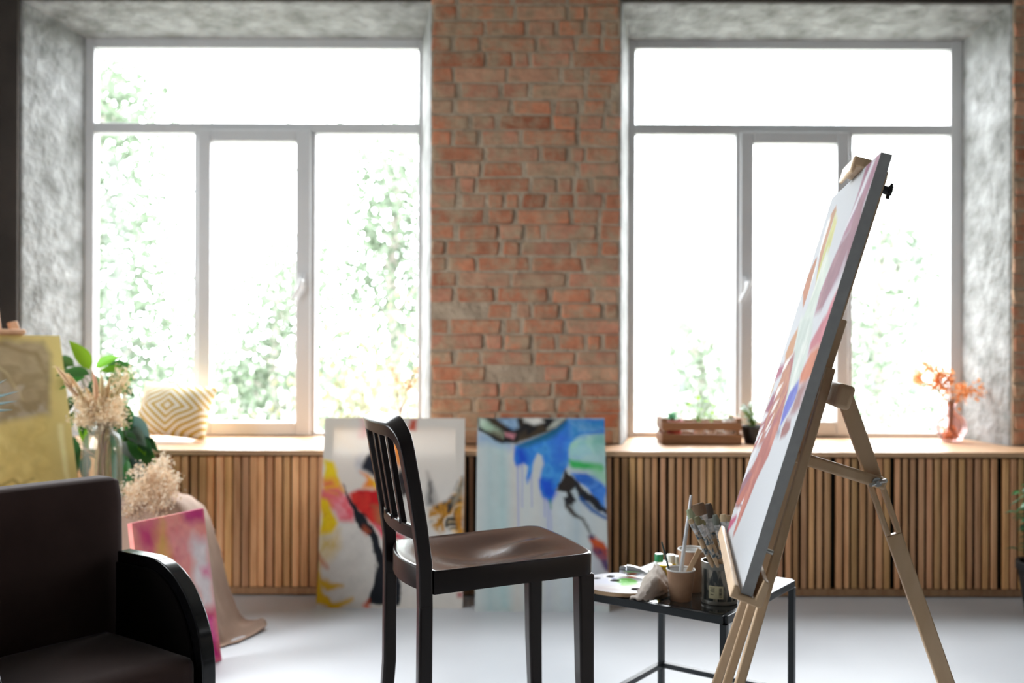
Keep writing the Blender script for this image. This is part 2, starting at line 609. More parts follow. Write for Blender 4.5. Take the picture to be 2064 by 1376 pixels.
window('window_1', 'white four-pane window left of the brick pier', L0, L1, (X_(188), X_(841)), Z_(97, 500), (Z_(247, 500), Z_(268, 500)), Z_(870, 300),
       (X_(401), X_(624)), (Z_(877, 500), Z_(262, 500), Z_(850, 500), Z_(286, 500)), (X_(425), X_(596)), (X_(611), Z_(566, 611)))
window('window_2', 'white four-pane window right of the brick pier', R0_, R1, (X_(1280), X_(1915)), Z_(99, 1600), (Z_(250, 1600), Z_(271, 1600)), Z_(870, 1400),
       (X_(1493), X_(1707)), (Z_(877, 1600), Z_(266, 1600), Z_(848, 1600), Z_(290, 1600)), (X_(1517), X_(1684)), (X_(1503), Z_(571, 1503)))

root = bpy.data.objects.new('window_3', None); COL.objects.link(root); root.location = (ROOM_L - .2, 2.45, .66)
tag(root, 'white window in the wall on the left', kind='structure')
mb = MB(); x0, x1 = ROOM_L - .22, ROOM_L - .15
mb.box(x0, x1, 1.8, 1.86, .66, 2.72); mb.box(x0, x1, 3.04, 3.1, .66, 2.72); mb.box(x0, x1, 1.86, 3.04, .66, .72); mb.box(x0, x1, 1.86, 3.04, 2.66, 2.72)
obj('window_frame', mb, M['pvc'], root, smooth=0)
pm = MB(); x = ROOM_L - .19; pm.add([(x, 1.86, .72), (x, 3.04, .72), (x, 3.04, 2.66), (x, 1.86, 2.66)], [(0, 1, 2, 3)])
obj('glass_pane', pm, M['pane'], root, smooth=0)

# ------------------------------------------------------------------ window board and slatted radiator covers
CF = 4.50           # front of the covers
mb = MB(); mb.box(ROOM_L + .002, ROOM_R - .002, CF - .015, WF - .016, SILL_Z - .024, SILL_Z)
for a, b in ((LF0 + .006, LF1 - .004), (RF0 + .004, RF1 - .006)):
    mb.prism([(a, WF - .018), (b, WF - .018), ((L1 if a < 0 else R1) - .004, WW - .001), ((L0 if a < 0 else R0_) + .004, WW - .001)], SILL_Z - .024, SILL_Z, Rz)
tag(obj('window_board', mb, M['sill'], bevel=.003, at=(0, CF, SILL_Z - .024)), 'long varnished pine window board running along the slatted covers', 'window board')


def cover(label, x0, x1, seed, pitch, gapf, bright):  # bright puts the daylight falloff into the slat colour, palest on the left
    rng = random.Random(seed)
    root = thing('radiator_cover', label, 'radiator cover', ((x0 + x1) / 2, CF + .1, 0), 'slatted wooden radiator covers under the windows')
    mb = MB(); x = x0 + .006
    while x < x1 - .02:
        w = pitch * gapf * rng.uniform(.88, 1.12)
        k = rng.random()
        g = bright * rng.uniform(.62, 1.18)
        col = (.78 * g, .425 * g * rng.uniform(.94, 1.05), .205 * g * rng.uniform(.85, 1.1))
        y = CF + rng.uniform(0, .008)
        mb.box(x, min(x + w, x1 - .004), y, CF + .028, .040, SILL_Z - .030, col=col)
        x += pitch * rng.uniform(.92, 1.08) if rng.random() > .06 else pitch * 1.45
    obj('slat_panel', mb, M['slat'], root, bevel=.003)
    mb = MB(); mb.box(x0 + .002, x1 - .002, CF + .004, CF + .045, .006, .038, col=(.36 * bright, .2 * bright, .10 * bright))
    mb.box(x0 + .002, x0 + .03, CF + .03, CF + .06, .038, SILL_Z - .026, col=(.3, .17, .08)); mb.box(x1 - .03, x1 - .002, CF + .03, CF + .06, .038, SILL_Z - .026, col=(.3, .17, .08))
    obj('base_rail', mb, M['slat'], root, bevel=.002)
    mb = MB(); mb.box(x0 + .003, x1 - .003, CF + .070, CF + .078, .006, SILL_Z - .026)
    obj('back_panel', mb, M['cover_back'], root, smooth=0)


cover('slatted wooden radiator cover under the left window, behind the dried flowers', ROOM_L + .01, -.66, 3, .0385, .84, 1.28)
cover('slatted wooden radiator cover below the brick pier, behind the two leaning paintings', -.655, .345, 4, .0350, .62, .85)
cover('slatted wooden radiator cover under the right window, behind the easel', .35, ROOM_R - .01, 6, .0358, .66, .82)

# ------------------------------------------------------------------ outside
M['asphalt'] = surf('street_ground', (.22, .23, .2), (.3, .31, .27), scale=.8, rough=.9)
mb = MB(); mb.box(-60, 60, WO + .02, 120, -1.7, -1.6); mb.box(-60, ROOM_L - .32, -40, WO + .02, -1.7, -1.6)
tag(obj('ground', mb, M['asphalt'], smooth=0), 'pale ground outside the windows', kind='structure')
M['bark'] = surf('bark', (.30, .27, .24), (.42, .38, .34), scale=9, rough=.9)


def tree(label, x, y, z0, z1, r, nleaf, seed, col, size, group):
    rng = random.Random(seed)
    root = thing('tree', label, 'tree', (x, y, -1.6), group)
    mb = MB()
    mb.tube([(x, y, -1.6), (x + .05, y, z0), (x - .08, y + .05, (z0 + z1) / 2), (x + .05, y, z1 * .95)], [.12, .09, .05, .015], 8)
    tips = []
    for k in range(16):
        zz = z0 + (z1 - z0) * (.05 + .85 * k / 16)
        a = rng.uniform(0, 6.28); rr = r * rng.uniform(.6, 1.0) * (1.05 - .6 * k / 16)
        e = Vector((x + math.cos(a) * rr, y + math.sin(a) * rr, zz + rng.uniform(.1, .6)))
        s = Vector((x, y, zz - .15)); m_ = s.lerp(e, .5) + Vector((0, 0, .1))
        mb.tube([s, m_, e], [.03, .018, .006], 5)
        tips += [(s.lerp(e, f)) for f in (.45, .7, .9, 1.0)]
    obj('trunk', mb, M['bark'], root)
    lf = MB()
    for k in range(nleaf):
        t = rng.choice(tips)
        p = t + Vector((rng.gauss(0, .34), rng.gauss(0, .34), rng.gauss(0, .34)))
        d = Vector((rng.gauss(0, 1), rng.gauss(0, 1), rng.gauss(-.4, 1))).normalized()
        g = rng.uniform(.75, 1.25)
        s_ = d.orthogonal().normalized() * size * .32
        q = p + d * size
        m_ = p.lerp(q, .5)
        lf.add([p, m_ + s_, q, m_ - s_], [(0, 1, 2, 3)], 0, tuple(c * g for c in col))
    obj('crown', lf, M['vcol_leaf'], root, smooth=0)


TG = 'trees outside the windows'
LEAF = (.104, .138, .090)
tree('birch with loose pale green leaves filling the left pane of the left window', -4.25, 10.2, .0, 4.3, .8, 6000, 1, LEAF, .10, TG)
tree('thin young tree seen low in the opening sash of the left window', -3.35, 14.2, -.6, 2.3, 1.2, 4200, 2, LEAF, .11, TG)
tree('leafy tree filling the pane beside the brick pier in the left window', -1.35, 11.6, .1, 3.7, .8, 4600, 3, LEAF, .10, TG)
tree('yellowing bush low behind the pane beside the brick pier', -1.35, 9.4, -1.0, .9, .5, 1500, 4, (.15, .145, .075), .085, TG)
tree('leafy tree seen in the last pane of the right window, behind the orange flowers', 4.4, 11.8, -.4, 3.3, 1.0, 4600, 5, LEAF, .10, TG)
tree('distant tree low in the middle of the right window', 3.2, 16.5, -.8, 1.6, 1.1, 2600, 6, LEAF, .11, TG)

M['facade'] = surf('pale_facade', (.62, .61, .60), (.68, .67, .66), scale=.5, rough=.9)
M['far_window'] = surf('far_window_glass', (.085, .095, .105), rough=.4)
b0 = thing('building', 'pale apartment house across the street behind the right window', 'building', (12, 45, -1.6))
mb = MB(); mb.box(4.5, 21, 45, 52, -1.6, 9.5); obj('wall', mb, M['facade'], b0, smooth=0)
mb = MB(); mb.box(4.3, 21.2, 44.8, 52.2, 9.5, 9.8); obj('roof', mb, M['facade'], b0, smooth=0)
for r in range(3):
    for c in range(9):
        x, z = 5.75 + c * 1.75, -1.15 + r * 2.9
        mb = MB(); mb.box(x, x + .42, 44.93, 45.02, z, z + 1.1)
        obj('far_window', mb, M['far_window'], b0, smooth=0)
# ------------------------------------------------------------------ painted pictures
class Art:
    def __init__(s, nu, nv, asp, base, seed=1, gain=1.0):
        u, v = np.meshgrid(np.linspace(0, 1, nu), np.linspace(0, 1, nv))
        s.nu, s.nv, s.u, s.v, s.asp, s.gain = nu, nv, u, v, asp, gain
        s.x, s.y = u * asp, v
        s.c = np.ones((nv, nu, 3)) * lin(base)
        s.seed = seed

    def mix(s, al, col, var=.1):
        s.seed += 1
        if isinstance(col[0], (tuple, list)):
            n = fbm(s.x * 9 + 2 * fbm(s.x * 5, s.y * 5, s.seed + 50), s.y * 9, s.seed + 3)
            n = np.clip((n - .25) / .5, 0, .9999) * (len(col) - 1)
            cs = np.array([lin(c) for c in col])
            i = n.astype(int); f = (n - i)[..., None]; f = f * f * (3 - 2 * f)
            cc = cs[i] * (1 - f) + cs[i + 1] * f
        else:
            cc = np.ones_like(s.c) * lin(col)
        n = fbm(s.x * 22, s.y * 22, s.seed + 9)[..., None]
        cc = cc * (1 + var * (n - .5) * 2.4)
        s.c = s.c * (1 - al[..., None]) + cc * al[..., None]

    def poly(s, pts, col, soft=.008, warp=.02, ws=9, var=.1, op=1.0):
        px = np.array([p[0] * s.asp for p in pts]); py = np.array([p[1] for p in pts])
        s.seed += 7
        wx = s.x + warp * (fbm(s.x * ws, s.y * ws, s.seed) - .5) * 2
        wy = s.y + warp * (fbm(s.x * ws, s.y * ws, s.seed + 3) - .5) * 2
        d2 = np.full(s.x.shape, 1e9); ins = np.zeros(s.x.shape, bool)
        n = len(px)
        for i in range(n):
            ax, ay, bx, by = px[i], py[i], px[(i + 1) % n], py[(i + 1) % n]
            ex, ey = bx - ax, by - ay
            t = np.clip(((wx - ax) * ex + (wy - ay) * ey) / (ex * ex + ey * ey + 1e-12), 0, 1)
            d2 = np.minimum(d2, (wx - ax - t * ex) ** 2 + (wy - ay - t * ey) ** 2)
            if abs(by - ay) > 1e-12:
                c = ((ay > wy) != (by > wy)) & (wx < (bx - ax) * (wy - ay) / (by - ay) + ax)
                ins ^= c
        d = np.sqrt(d2) * np.where(ins, -1, 1)
        al = np.clip(.5 - d / (2 * soft), 0, 1) * op
        s.mix(al, col, var)

    def stroke(s, pts, col, soft=.008, warp=.01, ws=9, var=.1, op=1.0):
        s.seed += 7
        wx = s.x + warp * (fbm(s.x * ws, s.y * ws, s.seed) - .5) * 2
        wy = s.y + warp * (fbm(s.x * ws, s.y * ws, s.seed + 3) - .5) * 2
        d = np.full(s.x.shape, 1e9)
        for (au, av, ar), (bu, bv, br) in zip(pts[:-1], pts[1:]):
            ax, bx = au * s.asp, bu * s.asp
            ex, ey = bx - ax, bv - av
            t = np.clip(((wx - ax) * ex + (wy - av) * ey) / (ex * ex + ey * ey + 1e-12), 0, 1)
            d = np.minimum(d, np.hypot(wx - ax - t * ex, wy - av - t * ey) - (ar + (br - ar) * t))
        s.mix(np.clip(.5 - d / (2 * soft), 0, 1) * op, col, var)


def canvas(name, label, TL, TR, BL, thick, art, mat, edge_mat=None, bars=True, wrap_paint=False, art_back=False):
    """stretched canvas: painted cloth wrapped over a wooden stretcher; front is TL, TR, BL seen from the front"""
    TL, TR, BL = Vector(TL), Vector(TR), Vector(BL)
    du, dv = TR - TL, BL - TL
    n = dv.cross(du).normalized()           # towards the viewer of the picture
    root = thing(name, label, 'painting', (TL + TR) / 2 + dv)
    nu, nv = art.nu, art.nv
    mb = MB()
    col = np.clip(art.c * art.gain, 0, .93)
    for j in range(nv):
        for i in range(nu):
            mb.v.append(tuple(TL + du * (i / (nu - 1)) + dv * (j / (nv - 1))))
            mb.c.append(tuple(col[j, i]))
    for j in range(nv - 1):
        for i in range(nu - 1):
            a = j * nu + i
            mb.f.append((a, a + nu, a + nu + 1, a + 1)); mb.m.append(0)
    # cloth wrapped round the four edges
    ring = [(i, 0) for i in range(nu)] + [(nu - 1, j) for j in range(1, nv)] + [(i, nv - 1) for i in range(nu - 2, -1, -1)] + [(0, j) for j in range(nv - 2, 0, -1)]
    base = len(mb.v)
    for i, j in ring:
        p = Vector(mb.v[j * nu + i])
        mb.v += [tuple(p), tuple(p - n * thick)]
        cc = tuple(col[j, i])
        mb.c += [cc, cc]
    k = len(ring)
    for q in range(k):
        a, b = base + 2 * q, base + 2 * ((q + 1) % k)
        mb.f.append((a, b, b + 1, a + 1)); mb.m.append(1)
    obj('painted_canvas', mb, [mat, edge_mat or mat], root, smooth=40)
    if bars:
        st = MB()
        U, V = du.normalized(), dv.normalized()
        W, H = du.length, dv.length
        bw, bt = .042, thick * .78
        z = -n * (.0015 + (thick - .003) / 2 + .0)
        e = .0015
        st.beam(TL + U * (bw / 2 + e) + V * e + z, TL + U * (bw / 2 + e) + V * (H - e) + z, n, thick - .003, bw)
        st.beam(TR - U * (bw / 2 + e) + V * e + z, TR - U * (bw / 2 + e) + V * (H - e) + z, n, thick - .003, bw)
        st.beam(TL + V * (bw / 2 + e) + U * (bw + e) + z, TR + V * (bw / 2 + e) - U * (bw + e) + z, n, thick - .003, bw)
        st.beam(BL - V * (bw / 2 + e) + U * (bw + e) + z, BL + du - V * (bw / 2 + e) - U * (bw + e) + z, n, thick - .003, bw)
        obj('stretcher_frame', st, M['stretcher'], root, smooth=0)
    return root


def lean(bl_px, br_px, y_bot, top_py, d_bot, contact_y, contact_z):
    """corners of a picture standing on the floor and leaning back against an edge at (contact_y, contact_z)"""
    xl = P(bl_px, 1220, d_bot).x; xr = P(br_px, 1220, d_bot).x
    t = (contact_y - d_bot) / contact_z
    zt = EYE_H
    for _ in range(20):                     # height where the upper edge shows at top_py
        y = d_bot + t * zt
        zt = EYE_H - (top_py - 688 - ROLL * ((bl_px + br_px) / 2 - 1032)) * y / FPX
    return Vector((xl, d_bot + t * zt, zt)), Vector((xr, d_bot + t * zt, zt)), Vector((xl, d_bot, 0))


# --- warm abstract, left of the two
def q1(pts):        # picture coordinates read off the photograph
    return [((x - 68) / 902., (y - 130) / 1185.) for x, y in pts]


def q1s(pts):
    return [((x - 68) / 902., (y - 130) / 1185., r) for x, y, r in pts]


a = Art(170, 214, .78, (226, 217, 206), 11)
a.poly([(0, .45), (1, .35), (1, 1), (0, 1)], (224, 219, 212), .1, .05)
a.poly(q1([(105, 170), (200, 170), (260, 330), (150, 300)]), (232, 214, 190), .05, .03, op=.6)
a.poly(q1([(618, 140), (655, 140), (650, 215), (610, 205)]), (196, 78, 52), .012, .02)
a.poly(q1([(315, 145), (352, 130), (352, 230), (310, 255)]), (228, 150, 152), .03, .03, op=.85)
a.poly(q1([(285, 395), (335, 370), (350, 470), (320, 480), (285, 440)]), (178, 178, 186), .03, .03, op=.8)
a.poly(q1([(365, 300), (410, 290), (430, 420), (420, 520), (360, 500), (325, 470), (350, 400), (380, 370)]), (33, 34, 44), .012, .03)
a.poly(q1([(310, 480), (360, 500), (430, 545), (430, 600), (335, 575), (345, 530)]), [(238, 190, 40), (230, 130, 40), (240, 200, 90)], .015, .025)
a.poly(q1([(520, 230), (590, 240), (600, 420), (560, 460), (520, 400)]), [(232, 170, 95), (222, 130, 50), (235, 190, 140)], .02, .03)
a.poly(q1([(540, 500), (640, 450), (650, 620), (580, 650)]), [(32, 33, 40), (60, 50, 45), (226, 175, 60)], .015, .04)
a.poly(q1([(720, 500), (770, 540), (785, 640), (790, 690), (740, 680)]), [(90, 84, 82), (46, 46, 50), (150, 140, 130)], .02, .03, op=.9)
a.poly(q1([(68, 405), (120, 415), (160, 470), (212, 560), (218, 600), (150, 575), (68, 540)]), [(236, 204, 20), (238, 208, 40), (224, 170, 40)], .012, .02)
a.poly(q1([(68, 500), (130, 520), (215, 595), (240, 690), (150, 700), (68, 690)]), [(233, 130, 70), (230, 108, 112), (236, 160, 60), (226, 92, 80)], .02, .03)
a.poly(q1([(130, 660), (235, 630), (285, 745), (275, 780), (200, 770), (150, 720)]), [(232, 96, 110), (238, 150, 158), (226, 80, 90)], .015, .02)
a.poly(q1([(240, 610), (300, 582), (420, 590), (470, 640), (560, 700), (470, 830), (380, 790), (320, 745), (262, 680)]), [(206, 20, 28), (192, 18, 26), (214, 50, 40)], .012, .02)
a.poly(q1([(410, 690), (450, 690), (470, 790), (430, 790)]), (150, 140, 90), .03, .03, op=.7)
a.poly(q1([(68, 650), (108, 660), (150, 745), (178, 790), (150, 870), (68, 880)]), [(238, 204, 16), (226, 170, 30), (244, 214, 60)], .012, .025)
a.poly(q1([(68, 880), (120, 880), (190, 850), (196, 930), (160, 1010), (100, 1050), (68, 960)]), [(214, 178, 60), (226, 206, 160), (196, 150, 60)], .03, .03, op=.85)
a.stroke(q1s([(60, 1000, .004), (90, 1150, .012), (150, 1190, .022), (228, 1192, .006)]), (216, 170, 42), .012, .02)
a.stroke(q1s([(64, 1120, .02), (90, 1260, .03), (170, 1300, .02), (290, 1268, .008)]), (226, 178, 20), .012, .02)
a.stroke(q1s([(80, 1000, .006), (110, 1060, .006), (130, 1080, .002)]), (196, 96, 50), .015, .02)
a.poly(q1([(205, 560), (232, 600), (268, 660), (350, 740), (400, 810), (440, 900), (480, 1010), (560, 1050), (592, 1170), (588, 1285), (540, 1300), (380, 1305), (400, 1220), (418, 1120), (432, 1060), (400, 950), (355, 858), (320, 830), (272, 730), (240, 660)]),
       [(26, 30, 40), (20, 24, 32), (34, 36, 44)], .006, .022, 14)
a.poly(q1([(410, 815), (470, 830), (610, 880), (600, 900), (480, 905)]), [(228, 90, 110), (206, 30, 50), (236, 150, 160)], .012, .03)
a.poly(q1([(345, 830), (375, 850), (360, 870), (335, 845)]), (214, 100, 60), .02, .02, op=.8)
a.poly(q1([(365, 1290), (385, 1255), (398, 1300), (385, 1315)]), (222, 96, 60), .012, .02)
a.poly(q1([(740, 690), (800, 680), (860, 660), (905, 615), (940, 560), (972, 520), (972, 850), (930, 880), (880, 830), (830, 880), (780, 850), (745, 760)]),
       [(204, 146, 40), (226, 196, 150), (40, 42, 44), (214, 200, 180), (190, 130, 36), (60, 56, 52)], .012, .03)
a.poly(q1([(880, 650), (972, 520), (972, 560), (930, 640), (890, 690)]), [(40, 46, 48), (150, 140, 120), (60, 60, 58)], .012, .02)
a.poly(q1([(900, 720), (972, 650), (972, 850), (930, 860)]), [(214, 152, 36), (190, 124, 30)], .015, .03, op=.9)
a.poly(q1([(940, 1225), (972, 1225), (972, 1250), (945, 1250)]), (176, 60, 60), .012, .01)
a.gain = .98
TL, TR, BL = lean(637, 932, 1221, 842, 4.30, CF - .048, SILL_Z)
canvas('abstract_painting', 'unframed canvas with red, yellow and black swirls leaning on the slatted cover behind the chair', TL, TR, BL, .024, a, M['art_thin'])


# --- blue abstract, right of the two
def q2(pts):
    return [((x - 1075) / 815., (y - 130) / 1205.) for x, y in pts]


def q2s(pts):
    return [((x - 1075) / 815., (y - 130) / 1205., r) for x, y, r in pts]


a = Art(160, 226, .70, (203, 208, 206), 31)
for x0, x1, c, o in ((1075, 1120, (190, 200, 200), .6), (1130, 1180, (160, 190, 192), .7), (1195, 1270, (168, 196, 196), .8), (1290, 1330, (205, 200, 192), .8), (1420, 1470, (208, 206, 200), .6),
                     (1480, 1530, (186, 192, 204), .6), (1560, 1640, (196, 208, 214), .7), (1660, 1720, (170, 190, 200), .7), (1745, 1800, (190, 202, 206), .6)):
    a.poly(q2([(x0, 250), (x1, 250), (x1 + 25, 1335), (x0 + 15, 1335)]), c, .03, .012, op=o)
a.poly(q2([(1080, 220), (1160, 262), (1290, 300), (1280, 340), (1180, 310), (1080, 280)]), (120, 160, 206), .03, .03, op=.7)
for x, y0, y1, w in ((1335, 430, 820, .004), (1362, 400, 700, .003), (1500, 560, 760, .004), (1522, 620, 840, .0035), (1540, 640, 900, .002), (1420, 500, 700, .002)):
    a.stroke(q2s([(x, y0, w), (x + 3, y1, w * .5)]), (130, 140, 206), .008, .003, op=.75)
a.poly(q2([(1650, 250), (1700, 200), (1890, 190), (1890, 560), (1780, 480), (1650, 440)]), [(150, 186, 210), (172, 206, 206), (140, 190, 190)], .02, .03)
a.stroke(q2s([(1660, 320, .012), (1760, 290, .012), (1890, 270, .008)]), (120, 190, 160), .03, .01, op=.7)
a.stroke(q2s([(1665, 360, .012), (1780, 340, .01), (1890, 330, .012)]), (150, 206, 190), .03, .01, op=.7)
a.stroke(q2s([(1665, 400, .006), (1700, 430, .024), (1780, 438, .018), (1850, 452, .02)]), (66, 182, 96), .012, .012)
a.stroke(q2s([(1830, 470, .02), (1895, 520, .02)]), (150, 206, 160), .03, .02, op=.8)
a.poly(q2([(1310, 310), (1400, 285), (1540, 225), (1650, 130), (1895, 130), (1895, 225), (1750, 240), (1672, 300), (1645, 380), (1640, 440), (1600, 540), (1560, 640), (1538, 675), (1490, 640), (1470, 590), (1470, 540), (1500, 440), (1488, 385), (1462, 372), (1440, 420), (1430, 490), (1398, 560), (1392, 520), (1400, 450), (1372, 425), (1320, 438), (1308, 400)]),
       [(34, 96, 206), (52, 128, 214), (70, 150, 220), (40, 110, 200)], .008, .016)
a.poly(q2([(1660, 140), (1895, 130), (1895, 215), (1760, 225), (1680, 260)]), [(70, 150, 214), (110, 170, 220), (60, 140, 206)], .02, .02)
a.poly(q2([(1310, 330), (1370, 320), (1390, 420), (1330, 435)]), (24, 60, 196), .02, .02, op=.8)
a.poly(q2([(1470, 540), (1560, 530), (1570, 620), (1538, 672), (1490, 635)]), (20, 66, 206), .02, .02, op=.85)
a.poly(q2([(1540, 240), (1640, 250), (1640, 420), (1590, 400)]), (60, 80, 206), .04, .03, op=.5)
a.stroke(q2s([(1345, 310, .008), (1460, 270, .02), (1570, 215, .02), (1640, 140, .012)]), (22, 92, 110), .015, .015, op=.85)
a.stroke(q2s([(1535, 660, .004), (1542, 710, .001)]), (66, 150, 110), .01, .005)
a.poly(q2([(1080, 130), (1640, 130), (1590, 170), (1530, 210), (1450, 248), (1380, 285), (1330, 305), (1230, 285), (1160, 252), (1078, 215)]), [(52, 44, 38), (34, 34, 36), (70, 58, 44), (40, 40, 40)], .008, .02)
a.poly(q2([(1078, 135), (1110, 145), (1190, 190), (1255, 230), (1240, 262), (1180, 240), (1078, 190)]), [(206, 222, 206), (170, 196, 170), (120, 120, 100)], .012, .02)
a.poly(q2([(1205, 130), (1330, 130), (1335, 190), (1300, 210), (1240, 160)]), [(30, 104, 180), (150, 180, 206), (20, 80, 160)], .012, .02)
a.poly(q2([(1360, 132), (1490, 135), (1500, 170), (1440, 190), (1375, 165)]), [(226, 222, 214), (200, 200, 190)], .012, .02)
a.poly(q2([(1250, 228), (1320, 240), (1310, 262), (1260, 250)]), (214, 140, 150), .012, .02)
a.poly(q2([(1525, 205), (1570, 150), (1635, 130), (1575, 185)]), (200, 204, 190), .012, .01)
a.poly(q2([(1668, 490), (1760, 488), (1830, 520), (1895, 580), (1895, 740), (1830, 680), (1770, 590), (1700, 540)]), [(50, 110, 206), (80, 140, 220), (44, 96, 190)], .01, .02)
a.poly(q2([(1570, 600), (1610, 520), (1648, 455), (1672, 490), (1720, 545), (1790, 630), (1895, 730), (1895, 765), (1820, 715), (1735, 640), (1690, 580), (1660, 600), (1700, 650), (1690, 690), (1640, 700), (1625, 660), (1650, 640), (1630, 610)]), [(48, 40, 36), (36, 40, 48), (70, 58, 48)], .008, .022, 14)
a.stroke(q2s([(1650, 690, .014), (1690, 735, .012), (1745, 770, .006), (1785, 850, .004)]), (66, 60, 54), .01, .02)
a.stroke(q2s([(1730, 640, .008), (1800, 720, .01), (1895, 770, .008)]), (30, 90, 160), .01, .01)
a.poly(q2([(1772, 885), (1790, 870), (1830, 905), (1870, 930), (1895, 960), (1895, 1090), (1870, 1095), (1840, 1040), (1800, 990)]), [(190, 40, 46), (60, 40, 80), (196, 84, 40), (66, 44, 84)], .01, .025)
a.poly(q2([(1800, 1000), (1840, 1030), (1870, 1110), (1800, 1120)]), (140, 120, 150), .04, .02, op=.5)
a.stroke(q2s([(1800, 1290, .003), (1840, 1286, .003), (1880, 1292, .003)]), (190, 160, 165), .006, .004, op=.7)
a.gain = 1.12
TL, TR, BL = lean(957, 1228, 1226, 842, 4.25, CF - .048, SILL_Z)
canvas('abstract_painting', 'unframed canvas with blue and dark brown paint on pale grey leaning below the brick pier', TL, TR, BL, .024, a, M['art_thin'])

# --- pink painting beside the armchair
a = Art(80, 110, .70, (226, 142, 128), 51)
a.poly([(0, 0), (1, 0), (1, .3), (0, .35)], [(224, 124, 124), (230, 146, 136), (216, 104, 116)], .08, .05)
a.poly([(.02, .02), (.3, .02), (.28, .18), (.1, .16)], (196, 50, 110), .05, .05, op=.85)
a.poly([(.28, .1), (.42, .06), (.46, .34), (.3, .36)], (218, 170, 70), .06, .05, op=.85)
a.poly([(.05, .3), (.5, .36), (.8, .7), (.5, .7), (.05, .5)], [(228, 150, 80), (230, 130, 130), (234, 160, 120)], .06, .06, op=.8)
a.poly([(.7, 0), (1, 0), (1, .09), (.72, .07)], (190, 30, 116), .03, .03, op=.9)
a.poly([(.5, .12), (.8, .1), (.85, .3), (.6, .34)], (226, 150, 150), .06, .05, op=.7)
a.poly([(.78, .15), (.98, .22), (1, .62), (.82, .66), (.74, .4)], (226, 216, 216), .05, .04, op=.95)
a.poly([(.85, .38), (1, .36), (1, .46), (.86, .44)], (224, 120, 160), .03, .03, op=.8)
a.poly([(.8, .66), (1, .64), (1, 1), (.6, 1)], [(200, 40, 120), (186, 24, 106), (214, 90, 150)], .05, .04)
a.poly([(0, .7), (.6, .7), (.7, 1), (0, 1)], [(206, 70, 120), (220, 120, 140)], .06, .05, op=.9)
a.gain = 1.12
Fp = Vector((.905, -.425, 0)); Up = Vector((.425, .905, 0))
BR = P(447, 1332, 3.59); BR.z = 0.001
TRp = P(418, 1022, 3.645)
ln = (TRp - BR); ln -= Up * ln.dot(Up)
Wp = .34
canvas('pink_painting', 'pink and magenta canvas standing on the floor beside the dark armchair', BR + ln - Up * Wp, BR + ln, BR - Up * Wp, .02, a, M['art'])
PINK = (BR, ln, Up, Wp)

# --- golden painting on the far easel
a = Art(70, 120, .62, (184, 164, 104), 71)
a.poly([(0, .02), (.84, .04), (.90, .1), (.84, .44), (0, .47)], [(138, 120, 90), (146, 128, 98), (130, 113, 82), (150, 136, 116)], .02, .02)
a.poly([(0, .25), (.3, .2), (.35, .4), (0, .42)], (170, 158, 142), .08, .05, op=.6)
a.stroke([(.3, .1, .004), (.5, .2, .004), (.62, .34, .003)], (176, 158, 122), .012, .01, op=.8)
a.stroke([(.1, .16, .005), (.34, .15, .004), (.58, .26, .003)], (112, 94, 60), .014, .01, op=.6)
a.stroke([(.02, .05, .006), (.5, .05, .006), (.78, .1, .01), (.84, .2, .004)], (104, 84, 44), .014, .02, op=.7)
a.poly([(0, .48), (.8, .46), (.8, .9), (0, .95)], [(190, 170, 106), (182, 160, 96), (196, 176, 112)], .05, .04)
a.stroke([(.12, .70, .01), (.10, .80, .008), (.2, .82, .008), (.26, .74, .006)], (112, 88, 34), .01, .02, op=.8)
a.stroke([(.3, .72, .008), (.36, .79, .008), (.46, .75, .006), (.52, .79, .006), (.62, .76, .004)], (112, 88, 34), .01, .02, op=.8)
a.stroke([(.9, .5, .012), (.91, .78, .008)], (214, 206, 160), .012, .01, op=.7)
a.gain = 1.6
GU = Vector((.6, .8, 0)).normalized(); GN = Vector((.8, -.6, 0)).normalized()
GTR = P(120, 676, 4.30)
tl = math.radians(14)
GV = (Vector((0, 0, -1)) * math.cos(tl) + GN * math.sin(tl))       # downwards along the picture
GW, GH = .50, .80
gold = canvas('golden_painting', 'tall golden-brown textured canvas on the wooden easel by the left window reveal', GTR - GU * GW, GTR, GTR - GU * GW + GV * GH, .02, a, M['art'])

# far easel holding it
gb = -GN * math.cos(tl) + Vector((0, 0, -1)) * math.sin(tl) * 1.0
gb = (GU.cross(GV)).normalized()
if gb.dot(GN) > 0:
    gb = -gb
ge = thing('wooden_easel', 'reddish wooden easel carrying the golden-brown canvas', 'easel', (GTR.x - .25, GTR.y + .1, 0))
gc = GTR - GU * .245
mb = MB()
down = (gc + gb * .045).z / -GV.z
foot = gc + gb * .045 + GV * down
mb.beam(foot, gc + gb * .045 - GV * .46, GU, .034, .022)
obj('mast', mb, M['pine_warm'], ge, bevel=.003)
for s in (-1, 1):
    mb = MB(); ft = foot + GU * s * .26 ; mb.beam(ft + GV * 0, gc + gb * .045 - GV * .02 + GU * s * .045, GU, .03, .02)
    obj('leg', mb, M['pine_warm'], ge, bevel=.003)
mb = MB(); rf = foot - GN * .62; rf.z = 0
mb.beam(rf, gc + gb * .075 - GV * .05, GU, .03, .02); obj('leg', mb, M['pine_warm'], ge, bevel=.003)
mb = MB(); mb.beam(gc - GV * .012 - GU * .07 + gb * .005, gc - GV * .012 + GU * .09 + gb * .005, gb, .05, .02); obj('clamp', mb, M['pine_warm'], ge, bevel=.004)
mb = MB(); mb.beam(gc + GU * .085 + gb * .05 - GV * .002, gc + GU * .072 + gb * .05 - GV * .07, GU, .04, .02); obj('clamp_block', mb, M['pine_warm'], ge, bevel=.004)
